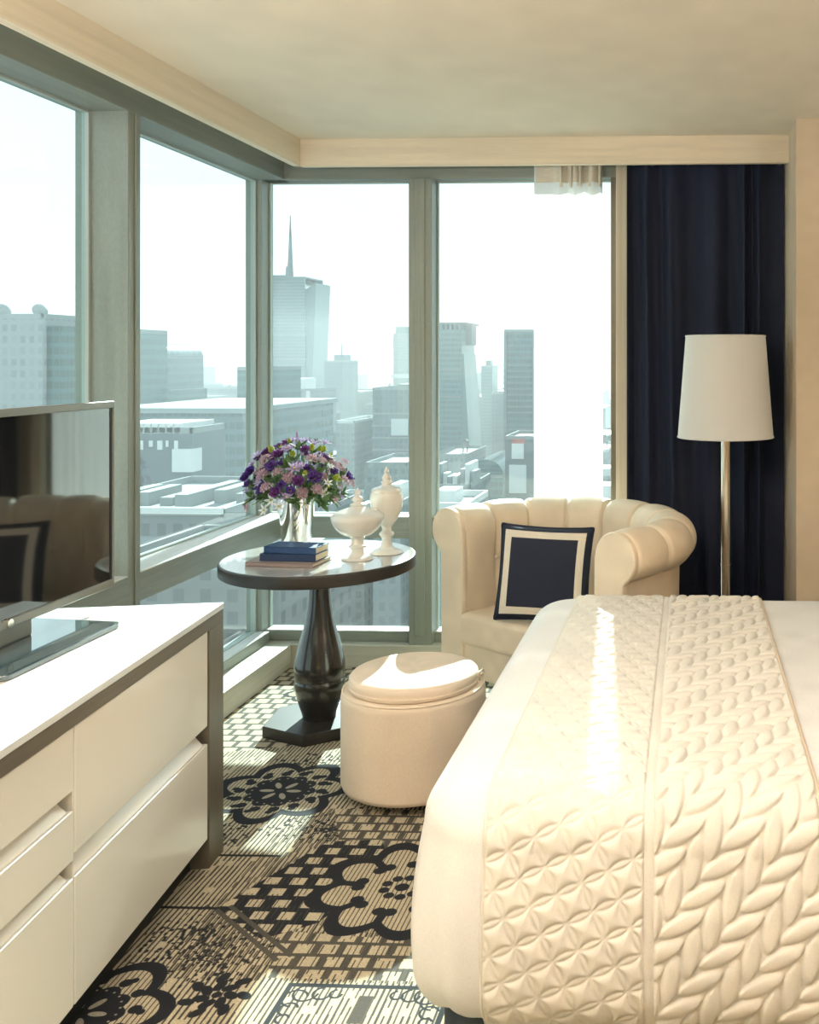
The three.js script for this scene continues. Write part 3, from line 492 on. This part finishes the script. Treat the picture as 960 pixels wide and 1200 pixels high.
// navy cushion with cream frame, leaning in the armchair
{
  const t = thing('cushion', 'square navy cushion with a cream border leaning in the armchair', 'cushion', [-0.615, 0.637, -4.165], -0.06);
  t.rotation.order = 'YXZ'; t.rotation.x = -0.22; t.rotation.z = -0.035;
  const H = 0.200, T = 0.068, face = (sgn, u, v, off = 0) => { const x = (u - 0.5) * 2, y = (v - 0.5) * 2, pin = 1 - 0.05 * (1 - x * x) * y * y - 0, pin2 = 1 - 0.05 * (1 - y * y) * x * x, z = T * Math.pow(Math.max(0, (1 - Math.pow(Math.abs(x), 2.6)) * (1 - Math.pow(Math.abs(y), 2.6))), 0.42) + off; return V3(x * H * pin2, y * H * pin, sgn * z); };
  mesh('cover', join(grid(40, 40, (u, v) => face(1, u, v)), grid(40, 40, (u, v) => face(-1, 1 - u, v))), M.navyPillow, t);
  const strip = (u0, u1, v0, v1) => grid(Math.ceil((u1 - u0) * 60) + 2, Math.ceil((v1 - v0) * 60) + 2, (u, v) => face(1, lerp(u0, u1, u), lerp(v0, v1, v), 0.0025));
  const a = 0.055, b = 0.135;
  mesh('border_band', join(strip(a, 1 - a, 1 - b, 1 - a), strip(a, 1 - a, a, b), strip(a, b, b, 1 - b), strip(1 - b, 1 - a, b, 1 - b)), M.band, t);
  const rim = []; for (let k = 0; k < 80; k++) { const q = k / 20, e = Math.floor(q), f = q - e, p = [[f, 0], [1, f], [1 - f, 1], [0, 1 - f]][e]; const v = face(1, ...p); rim.push([v.x, v.y, 0]); }
  mesh('piping', tube(rim, 0.0055, 200, 6, true), M.navyPillow, t);
}
// ---------------------------------------------------------------- ottoman
{
  const t = thing('ottoman', 'round cream upholstered ottoman with a lift-off lid', 'ottoman', [-0.99, 0, -3.51]);
  mesh('body', lathe([[0, 0.036], [0.235, 0.036], [0.249, 0.042], [0.255, 0.058], [0.255, 0.352], [0.252, 0.368], [0.244, 0.378], [0.230, 0.380], [0, 0.380]], 96, false), M.ottoman, t);
  const lid = mesh('lid', lathe([[0, 0.380], [0.222, 0.380], [0.228, 0.384], [0.229, 0.392], [0.226, 0.398], [0.228, 0.405], [0.227, 0.418], [0.218, 0.428], [0.203, 0.433], [0.10, 0.4365], [0, 0.437]], 96, false), M.ottoman, t);
  mesh('welt', new THREE.TorusGeometry(0.228, 0.0035, 8, 96).rotateX(Math.PI / 2).translate(0, 0.394, 0), M.ottoman, lid);
  mesh('body_welt', new THREE.TorusGeometry(0.2475, 0.004, 8, 96).rotateX(Math.PI / 2).translate(0, 0.376, 0), M.ottoman, t);
  mesh('pull_bow', join(new THREE.TorusGeometry(0.013, 0.0045, 8, 20).scale(1, 0.75, 1).translate(-0.012, 0, 0), new THREE.TorusGeometry(0.013, 0.0045, 8, 20).scale(1, 0.75, 1).translate(0.012, 0, 0), new THREE.SphereGeometry(0.008, 10, 8), rbox(-0.013, -0.004, -0.028, 0, -0.002, 0.002, 0.0015), rbox(0.004, 0.013, -0.028, 0, -0.002, 0.002, 0.0015)).rotateY(1.35).translate(0.236 * Math.cos(-0.18), 0.404, 0.236 * Math.sin(-0.18)), M.ottoman, lid);
  for (let k = 0; k < 4; k++) { const a = k * Math.PI / 2 + 0.9; mesh('foot', new THREE.CylinderGeometry(0.018, 0.014, 0.038, 16).translate(Math.cos(a) * 0.19, 0.019, Math.sin(a) * 0.19), M.chrome, t); }
}
// ---------------------------------------------------------------- floor lamp
{
  const t = thing('floor_lamp', 'floor lamp with white tapered drum shade and polished pole', 'lamp', [0.168, 0, -4.47]);
  mesh('base', lathe([[0, 0], [0.135, 0], [0.138, 0.006], [0.132, 0.016], [0.03, 0.024], [0.024, 0.03]], 64, false), M.chrome, t);
  mesh('pole', new THREE.CylinderGeometry(0.0215, 0.0215, 1.25, 32).translate(0, 0.645, 0), M.chrome, t);
  mesh('pole_joint', new THREE.CylinderGeometry(0.0235, 0.0235, 0.012, 32).translate(0, 0.62, 0), M.chrome, t);
  const sh = mesh('shade', grid(72, 8, (u, v) => { const a = u * Math.PI * 2, r = lerp(0.217, 0.181, v); return V3(Math.cos(a) * r, lerp(1.197, 1.656, v), Math.sin(a) * r); }), M.shade, t);
  mesh('rim', join(new THREE.TorusGeometry(0.217, 0.0035, 8, 72).rotateX(Math.PI / 2).translate(0, 1.198, 0), new THREE.TorusGeometry(0.181, 0.0035, 8, 72).rotateX(Math.PI / 2).translate(0, 1.655, 0)), M.shade, sh);
  mesh('spider', join([0, 1, 2].map((k) => new THREE.CylinderGeometry(0.003, 0.003, 0.18, 6).rotateZ(Math.PI / 2).translate(0.09, 1.62, 0).rotateY(k * 2.094)), new THREE.CylinderGeometry(0.005, 0.005, 0.37, 8).translate(0, 1.44, 0)), M.chrome, sh);
  mesh('bulb', lathe([[0.013, 1.27], [0.014, 1.30], [0.030, 1.345], [0.028, 1.37], [0.012, 1.388], [0.0, 1.39]], 24), M.milk, t);
}
// ---------------------------------------------------------------- curtains on their track
{
  const track = tag(mesh('curtain_track', rbox(-1.83, 0.465, 2.575, 2.6, -4.80, -4.765, 0.003), M.gasket), 'slim dark curtain track behind the cream fascia', 'curtain track');
  const fold = (x, y) => { const k = 1 - smooth(y, 2.25, 2.56); const q = x * 46 + 2.2 * (noise(x * 7, 3.1) - 0.5) * 3 + 0.25 * Math.sin(y * 1.3 + x * 9); return (0.020 + 0.013 * noise(x * 9, 7.7) * k) * Math.sin(q) + 0.006 * k * Math.sin(q * 2.3 + y) + 0.010 * (noise(x * 5, y * 0.8) - 0.5); };
  const nv = thing('navy_curtain', 'heavy navy curtain in full folds beside the beige wall', 'curtain', [0.085, 0, -4.785]);
  mesh('drape', grid(420, 30, (u, v) => { const x = lerp(-0.385, 0.378, u), y = lerp(0.02, 2.575, v); return V3(x, y, fold(x, y)); }, (u, v) => [u * 1.6, v * 2.5]), M.navy, nv);
  mesh('hem', grid(420, 2, (u, v) => { const x = lerp(-0.385, 0.378, u), y = lerp(0.02, 0.10, v); return V3(x, y, fold(x, y) + 0.003); }), M.navy, nv);
  for (let k = 0; k < 9; k++) mesh('pleat', rbox(-0.010, 0.010, 2.49, 2.575, -0.008, 0.022, 0.006, 3).translate(-0.35 + k * 0.088, 0, 0.006), M.navy, nv);
  const sf = (x, y) => { const g = smooth(x, -0.70, -0.58); return g * ((0.012 + 0.010 * smooth(y, 1.8, 2.5)) * Math.sin(x * 78 + 2 * noise(x * 6, y * 0.7)) + 0.006 * Math.sin(x * 31 + y)); };
  const sc = thing('sheer_curtain', 'white sheer curtain gathered at the edge of the end window', 'curtain', [0, 0, -4.84]);
  mesh('drape', grid(220, 30, (u, v) => { const x = lerp(-0.765, -0.425, u), y = lerp(0.13, 2.57, v); return V3(x, y, sf(x, y)); }), M.sheer, sc);
  mesh('shaded_header', grid(220, 3, (u, v) => { const x = lerp(-0.755, -0.425, u), y = lerp(2.425, 2.57, v); return V3(x, y, sf(x, y) + 0.003); }), M.band, sc);  // cream tone puts the shade behind the fascia into the doubled sheer
  for (let k = 0; k < 5; k++) mesh('pleat', rbox(-0.006, 0.006, 2.40, 2.57, -0.006, 0.02, 0.005, 3).translate(-0.63 + k * 0.048, 0, 0.004), M.band, sc);  // same cream, shade painted into the sheer pleats
}
// ---------------------------------------------------------------- the city, 110 m below the room
const GROUND = -112;
const hazyFacadeTex = (n, bays, floors, a, b, gap) => dataTex(n, (u, v, i, j) => { const x = (u * bays) % 1, y = (v * floors) % 1, h = hash(Math.floor(u * bays), Math.floor(v * floors) + 50), win = x > gap && x < 1 - gap && y > 0.25 && y < 0.85, k = win ? a + 30 * (h - 0.5) : b + 10 * (hash(i, j) - 0.5); return [k, k * 1.0, k * 1.01]; });
const fa = hazyFacadeTex(256, 10, 8, 184, 205, 0.22), fb = hazyFacadeTex(256, 14, 8, 150, 190, 0.08), fc = hazyFacadeTex(256, 8, 10, 165, 210, 0.3);  // window contrast kept low, painting part of the haze into the facades
const F = {
  pale: std(rgb(0.40, 0.42, 0.42), 0.8, { map: fa }), grey: std(rgb(0.22, 0.26, 0.27), 0.7, { map: fa }), glass: std(rgb(0.16, 0.26, 0.28), 0.25, { map: fb }), teal: std(rgb(0.12, 0.27, 0.27), 0.3, { map: fb }),
  brown: std(rgb(0.24, 0.23, 0.21), 0.8, { map: fc }), roof: std(rgb(0.24, 0.26, 0.26), 0.9), white: std(rgb(0.62, 0.63, 0.62), 0.7), gravel: std(rgb(0.30, 0.33, 0.33), 0.95), dark: std(rgb(0.10, 0.12, 0.13), 0.6), street: std(rgb(0.16, 0.17, 0.18), 0.9), red: std(rgb(0.45, 0.12, 0.10), 0.7),
};
// a body with uv in metres (one texture repeat = 24 m)
const block = (x0, x1, y0, y1, z0, z1) => { const g = box(x0, x1, y0, y1, z0, z1), p = g.attributes.position, n = g.attributes.normal, uv = g.attributes.uv; for (let i = 0; i < p.count; i++) uv.setXY(i, (Math.abs(n.getX(i)) > 0.5 ? p.getZ(i) : p.getX(i)) / 24, (Math.abs(n.getY(i)) > 0.5 ? p.getZ(i) : p.getY(i)) / 24); return g; };
structure('ground', box(-3000, 1500, GROUND - 2, GROUND, -3600, 0), F.street, 'grey streets far below the windows', 'ground').name = 'ground';
const YAW = Math.atan(45 / FOCAL), BX = (u, D) => { const a = (u - PPX) / FOCAL; return D * (a * Math.cos(YAW) - Math.sin(YAW)) / (a * Math.sin(YAW) + Math.cos(YAW)); };
const BY = (v, D, u = 450) => 1.55 - (v - PPY) / FOCAL * D / ((u - PPX) / FOCAL * Math.sin(YAW) + Math.cos(YAW));   // height of a roof line seen at pixel row v, D metres out
const plots = [];
const freePlot = (x0, x1, z0, z1, m = 1.5) => !plots.some((p) => x0 < p[1] + m && x1 > p[0] - m && z0 < p[3] + m && z1 > p[2] - m);
function tower(name, label, u0, u1, vt, D, deep, mat, group) {
  const x0 = BX(u0, D), x1 = BX(u1, D), y1 = BY(vt, D, (u0 + u1) / 2), t = thing(name, label, 'building', [(x0 + x1) / 2, GROUND, -D - deep / 2], 0, group), w = (x1 - x0) / 2, h = y1 - GROUND;
  mesh('walls', block(-w, w, 0, h, -deep / 2, deep / 2), mat, t);
  t.userData.size = [w, h, deep / 2]; const pad = group ? 0 : 6; plots.push([x0 - pad, x1 + pad, -D - deep - pad, -D + pad]); return t;
}
const addPart = (t, name, geo, mat) => mesh(name, geo, mat, t);
const parapet = (t, ph = 1.2, mat = F.roof) => { const [w, h, d] = t.userData.size, k = 0.5; addPart(t, 'parapet', join(box(-w, w, h, h + ph, d - k, d), box(-w, w, h, h + ph, -d, -d + k), box(-w, -w + k, h, h + ph, -d, d), box(w - k, w, h, h + ph, -d, d)), mat); };
const bands = (t, y0, y1, n, mat, out = 0.6, th = 0.9) => { const [w, , d] = t.userData.size; for (let k = 0; k < n; k++) addPart(t, 'floor_band', box(-w - out, w + out, lerp(y0, y1, k / n), lerp(y0, y1, k / n) + th, -d - out, d + out), mat); };
// towers behind the end windows
{
  const t = tower('glass_skyscraper', 'tallest faceted glass skyscraper with a needle spire', 310, 357, 326, 900, 46, F.glass), [w, h, d] = t.userData.size;
  const wedge = (x0, x1, ya, yb, yc, z) => new THREE.ExtrudeGeometry(new THREE.Shape([new THREE.Vector2(x0, 0), new THREE.Vector2(x1 + 1.5, 0), new THREE.Vector2(x1 - 3.5, 70), new THREE.Vector2(x1 + 1, yb), new THREE.Vector2(x0, ya)]), { depth: z, bevelEnabled: false });
  addPart(t, 'slanted_wing', wedge(w - 6, w + 8, h - 14, h - 4, 0, d * 1.6).translate(0, 0, -d * 0.8), F.teal);
  addPart(t, 'crown', join(box(-w, -w + 14, h, h + 4, -10, 10), box(-w + 14, w, h - 6, h + 1.5, -d, d * 0.9)), F.glass);
  addPart(t, 'spire', new THREE.CylinderGeometry(0.35, 3.2, 60, 8).translate(-w + 15, h + 32, 0), F.grey);
  addPart(t, 'spire_base', new THREE.CylinderGeometry(3.2, 4.2, 14, 8).translate(-w + 14, h + 6, 0), F.grey);
  bands(t, 20, h - 30, 6, F.dark, 0.5, 1.2);
}
const tw = (...a) => { const t = tower(...a); parapet(t); return t; };
{ const t = tw('podium_block', 'broad pale block in front of the spired skyscraper', 300, 365, 458, 560, 40, F.pale), [w, h, d] = t.userData.size; addPart(t, 'roof_shed', box(-w * 0.4, w * 0.5, h, h + 7, -8, 8), F.white); for (let k = 0; k < 5; k++) addPart(t, 'pier', box(-w + 6 + k * 6, -w + 8 + k * 6, 0, h, d, d + 1.2), F.white); }
{ const t = tw('office_tower', 'grey slab tower just right of the spired skyscraper', 380, 401, 424, 820, 40, F.grey), [w, h] = t.userData.size; addPart(t, 'rooftop_plant', box(-w * 0.5, w * 0.7, h, h + 6, -8, 8), F.grey); addPart(t, 'mast', new THREE.CylinderGeometry(0.4, 0.6, 12, 6).translate(0, h + 10, 0), F.dark); }
tw('office_tower', 'pale slender tower half lost in the haze', 409, 423, 440, 1900, 40, F.pale);
tw('office_tower', 'teal mid rise block stepping down beside the wide grey block', 404, 438, 492, 640, 40, F.teal);
{ const t = tw('office_block', 'wide grey block left of the window mullion with panel fronts', 437, 486, 457, 470, 40, F.grey), [w, h, d] = t.userData.size; addPart(t, 'rooftop_plant', box(-w * 0.2, w * 0.9, h, h + 2.5, -12, 8), F.roof); bands(t, 40, h - 6, 9, F.roof, 0.4, 0.8); addPart(t, 'sign_panel', box(-w * 0.1, w * 0.7, h - 22, h - 14, d, d + 0.8), F.white); }
{ const t = tw('stepped_tower', 'stepped masonry tower behind the wide grey block', 461, 486, 392, 980, 34, F.pale), [w, h] = t.userData.size; addPart(t, 'upper_stage', block(-w * 0.9, w * 0.9, h, h + 8, -12, 12), F.grey); addPart(t, 'ledge', box(-w - 3, -w + 2, h - 14, h - 2, -8, 8), F.grey); addPart(t, 'ledge', box(-w - 2, w, h - 44, h - 40, -18, 18), F.white); }
{ const t = tower('sign_tower', 'tapered teal tower with a ragged lattice crown', 511, 541, 386, 560, 34, F.teal), [w, h, d] = t.userData.size; addPart(t, 'flared_flank', new THREE.ExtrudeGeometry(new THREE.Shape([new THREE.Vector2(w - 4, 0), new THREE.Vector2(w + 6, 0), new THREE.Vector2(w + 4.5, 60), new THREE.Vector2(w + 1, h - 14), new THREE.Vector2(w - 4, h - 14)]), { depth: d * 1.9, bevelEnabled: false }).translate(0, 0, -d * 0.95), F.teal); addPart(t, 'crown_frame', join([0, 1, 2, 3, 4, 5].map((k) => box(-w + k * 2.6, -w + k * 2.6 + 1, h, h + 3.5, -d, d)), box(-w, w + 3, h + 3, h + 4, -d, d), box(w - 1, w + 3.5, h - 9, h + 4, -6, 6)), F.grey); bands(t, 60, h - 8, 4, F.grey, 0.3, 1); }
tw('office_tower', 'pale blank tower right of the tapered teal tower', 546, 563, 438, 1250, 40, F.pale);
{ const t = tw('office_tower', 'narrow green tower with a stepped cap', 564, 577, 430, 900, 26, F.teal), [w, h] = t.userData.size; addPart(t, 'cap', box(-w * 0.5, w * 0.4, h, h + 6, -5, 5), F.teal); }
tw('office_tower', 'low grey tower between the narrow green tower and the banded tower', 576, 592, 462, 700, 30, F.grey);
{ const t = tw('banded_tower', 'tall dark tower with horizontal bands and white boards at its foot', 591, 628, 389, 480, 30, F.glass), [w, h, d] = t.userData.size; bands(t, h - 40, h - 14, 9, F.grey, 0.35, 0.9); bands(t, h - 62, h - 44, 4, F.grey, 0.35, 0.9); for (const x of [-w, w - 1.5]) addPart(t, 'corner_pier', box(x, x + 1.5, 0, h, d, d + 1), F.grey); }
{ const D = 330, t = tw('billboard_block', 'low block carrying two white billboards below the banded tower', 592, 640, 515, D, 26, F.dark), [w, h, d] = t.userData.size; const yy = (v) => BY(v, D) - GROUND, xx = (u) => BX(u, D) - (BX(592, D) + BX(640, D)) / 2; addPart(t, 'billboard', box(xx(600), xx(614), yy(537), yy(519), d, d + 0.5), F.white); addPart(t, 'billboard', box(xx(597), xx(617), yy(577), yy(544), d, d + 0.5), F.white); addPart(t, 'red_banner', box(xx(600), xx(616), yy(519), yy(514), d, d + 0.6), F.red); }
{ const t = tw('round_roof_hall', 'low hall with a rounded roof at the foot of the towers', 548, 590, 560, 380, 40, F.teal), [w, h] = t.userData.size; addPart(t, 'barrel_roof', new THREE.CylinderGeometry(w, w, 38, 32, 1, false, 0, Math.PI).rotateZ(Math.PI / 2).rotateY(Math.PI / 2).translate(0, h, 0), F.teal); }
{ const t = tw('rooftop_plant_block', 'dark low block crowded with white rooftop plant', 500, 552, 572, 300, 30, F.dark), [w, h] = t.userData.size; for (let k = 0; k < 7; k++) addPart(t, 'rooftop_unit', box(-w + 1 + k * 1.9, -w + 2.4 + k * 1.9, h, h + rr(1.5, 7), rr(-6, 2), rr(4, 10)), k % 2 ? F.white : F.roof); }
// buildings seen through the side windows
{
  const D = 250, t = tw('pale_slab_building', 'pale slab building with dishes on its roof outside the side window', -70, 50, 373, D, 34, F.pale), [w, h, d] = t.userData.size;
  for (let k = 0; k < 12; k++) addPart(t, 'fin', box(-w + 2 + k * 2.1, -w + 2.7 + k * 2.1, 0, h - 26, d, d + 0.7), F.white);
  addPart(t, 'side_wing', block(w, w + 4, 0, h - 2, -d, d * 0.9), F.teal);
}
for (const [u, v, lab] of [[3, 362, 'white satellite dish at the far roof edge of the pale slab'], [46, 361, 'white satellite dish on the roof corner of the pale slab']]) {
  const D = 252, t = thing('satellite_dish', lab, 'dish', [BX(u, D), BY(373, D), -D]);
  mesh('reflector', new THREE.SphereGeometry(2.1, 24, 12, 0, Math.PI * 2, 0, 1.15).rotateX(1.1).rotateZ(-0.5).rotateY(0.6).translate(0, 1.9, 0), F.pale, t);
  mesh('stand', new THREE.CylinderGeometry(0.25, 0.5, 2.6, 8).translate(0, 1.3, 0), F.roof, t); mesh('feed_arm', new THREE.CylinderGeometry(0.08, 0.08, 2.4, 6).rotateX(1.0).translate(0.2, 2.8, 0.6), F.roof, t);
}
{ const t = tw('teal_office_block', 'teal glass block with a roof hut beside the pale slab', 57, 130, 389, 270, 30, F.teal), [w, h, d] = t.userData.size; addPart(t, 'roof_hut', box(-w + 0.5, -w + 4.5, h, h + 3, -4, 6), F.grey); for (let k = 0; k < 7; k++) addPart(t, 'fin', box(-w + 2 + k * 2.3, -w + 2.5 + k * 2.3, 0, h - 8, d, d + 0.5), F.glass); }
{ const D = 360, t = tw('curved_tower', 'tower with an arched glass top behind the side window', 150, 186, 420, D, 34, F.glass), [w, h] = t.userData.size; addPart(t, 'arched_top', new THREE.CylinderGeometry(w, w, 34, 32, 1, false, 0, Math.PI).rotateZ(Math.PI / 2).rotateY(Math.PI / 2).translate(0, h, 0), F.glass); addPart(t, 'shoulder', block(w, w + 3, 0, h - 12, -14, 14), F.teal); for (let k = 0; k < 6; k++) addPart(t, 'rib', box(-w + 1 + k * 1.9, -w + 1.5 + k * 1.9, 0, h, 17, 17.6), F.roof); }
tw('office_tower', 'faint boxy tower in the haze above the long flat roof', 199, 231, 431, 1500, 60, F.grey);
tw('office_block', 'long grey block behind the flat white roof', 204, 284, 466, 760, 50, F.grey);
{ const t = tw('office_block', 'stepped grey block beside the teal corner tower', 240, 286, 456, 820, 40, F.grey); }
tw('corner_tower', 'teal tower standing against the window corner post', 278, 312, 434, 330, 30, F.teal);
{
  const D = 230, t = tw('long_depot', 'long depot with a flat white roof seen through the side window', 120, 284, 484, D, 60, F.glass), [w, h, d] = t.userData.size;
  addPart(t, 'roof_slab', box(-w - 1, w + 1, h, h + 1.2, -d - 1, d + 1), F.gravel);
}
{
  const D = 190, t = tw('station_shed', 'bright white canopy of pale bays below the long depot', 130, 225, 508, D, 14, F.dark), [w, h, d] = t.userData.size;
  for (let k = 0; k < 9; k++) addPart(t, 'canopy_bay', box(-w + 0.8 + k * 1.5, -w + 1.9 + k * 1.5, h + 0.2, h + 2.0, -d, d), F.white);
  for (let k = 0; k < 8; k++) addPart(t, 'pale_bay', box(-w + 1 + k * 1.7, -w + 1.5 + k * 1.7 + (k % 3) * 0.25, h - 2.6 - (k % 2) * 0.6, h - 1.4, d, d + 0.25), F.white);  // small white dashes along the canopy front
  addPart(t, 'stair_core', box(w - 3.5, w + 0.5, h - 7.5, h - 3, d - 3, d + 1), F.white);
}
{
  const D = 140, t = tw('terrace_building', 'low building with a broad white terrace edge below the side window', 60, 262, 606, D, 40, F.pale), [w, h, d] = t.userData.size;
  addPart(t, 'terrace_edge', box(-w, w, h + 0.6, h + 1.5, d - 0.2, d + 0.6), F.white); for (let k = 0; k < 6; k++) addPart(t, 'rooftop_unit', box(-w + 3 + k * 3.6, -w + 5 + k * 3.6, h, h + rr(1, 2.4), rr(-12, 4), rr(6, 14)), F.roof);
}
{ const D = 105, t = tw('brick_annexe', 'brown roofed annexe nearest below the side window', 120, 330, 668, D, 22, F.brown), [w, h] = t.userData.size; for (let k = 0; k < 8; k++) addPart(t, 'skylight', box(-w + 2 + k * 2.2, -w + 3.4 + k * 2.2, h, h + 0.8, -7, -2), F.white); addPart(t, 'lift_hut', box(w - 5, w - 2, h, h + 3, -3, 3), F.white); }
// the low rise city between: one building per plot
{
  const kinds = [['pale', F.pale, 'pale stone'], ['grey', F.grey, 'grey'], ['brown', F.brown, 'brown brick'], ['teal', F.teal, 'blue green glass'], ['white', F.pale, 'pale stone']];
  let made = 0;
  for (let D = 215; D < 1500; D *= 1.17) {
    for (let u = -10; u < 690; ) {
      const wpx = rr(22, 46) * (D < 400 ? 1.5 : 1), u1 = u + wpx, cx = BX((u + u1) / 2, D);
      const clear = (a, b, v) => u1 > a && u < b ? v : 0;
      const vlow = D < 300 ? rr(590, 660) : D < 450 ? rr(535, 600) : D < 800 ? rr(490, 540) : rr(452, 480);
      const vt = Math.max(vlow, clear(110, 300, D < 400 ? 640 : 0), clear(500, 640, D < 420 ? 592 : 0));
      const y1 = BY(vt, D);
      if (y1 > GROUND + 6 && freePlot(BX(u, D), BX(u1 - 3, D), -D * 1.1, -D) && rnd() < 0.95 && !(D < 260 && u < 300)) {
        const [, mat, word] = kinds[Math.floor(rnd() * 5)], roof = rnd();
        const lab = (roof < 0.4 ? word + ' rooftop block with a plant hut among the city below' : roof < 0.7 ? word + ' rooftop block with a water tank among the city below' : 'plain flat roofed ' + word + ' block among the city below');
        const t = tower('city_block', lab, u, u1 - 3, vt, D, D * 0.10, mat, 'low blocks between the towers'), [w, h, d] = t.userData.size;
        parapet(t, 1.4, rnd() < 0.2 ? F.white : F.roof);
        if (roof < 0.4) addPart(t, 'plant_hut', box(-w * 0.5, w * rr(-0.1, 0.4), h, h + rr(2, 5), -d * 0.4, d * 0.3), rnd() < 0.5 ? F.white : F.roof);
        else if (roof < 0.7) addPart(t, 'water_tank', join(new THREE.CylinderGeometry(1.7, 1.8, 3.4, 14).translate(w * 0.3, h + 4.2, 0), new THREE.ConeGeometry(1.9, 1.2, 14).translate(w * 0.3, h + 6.5, 0), ...[[-1, -1], [1, -1], [-1, 1], [1, 1]].map(([a, b]) => box(-0.15, 0.15, 0, 2.6, -0.15, 0.15).translate(w * 0.3 + a, h, b))), F.brown);
        made++;
      }
      u = u1 + (D < 500 ? rr(2, 14) : 2);
    }
  }
}
scene.traverse((o) => { delete o.userData.size; });
renderer.render(scene, camera);
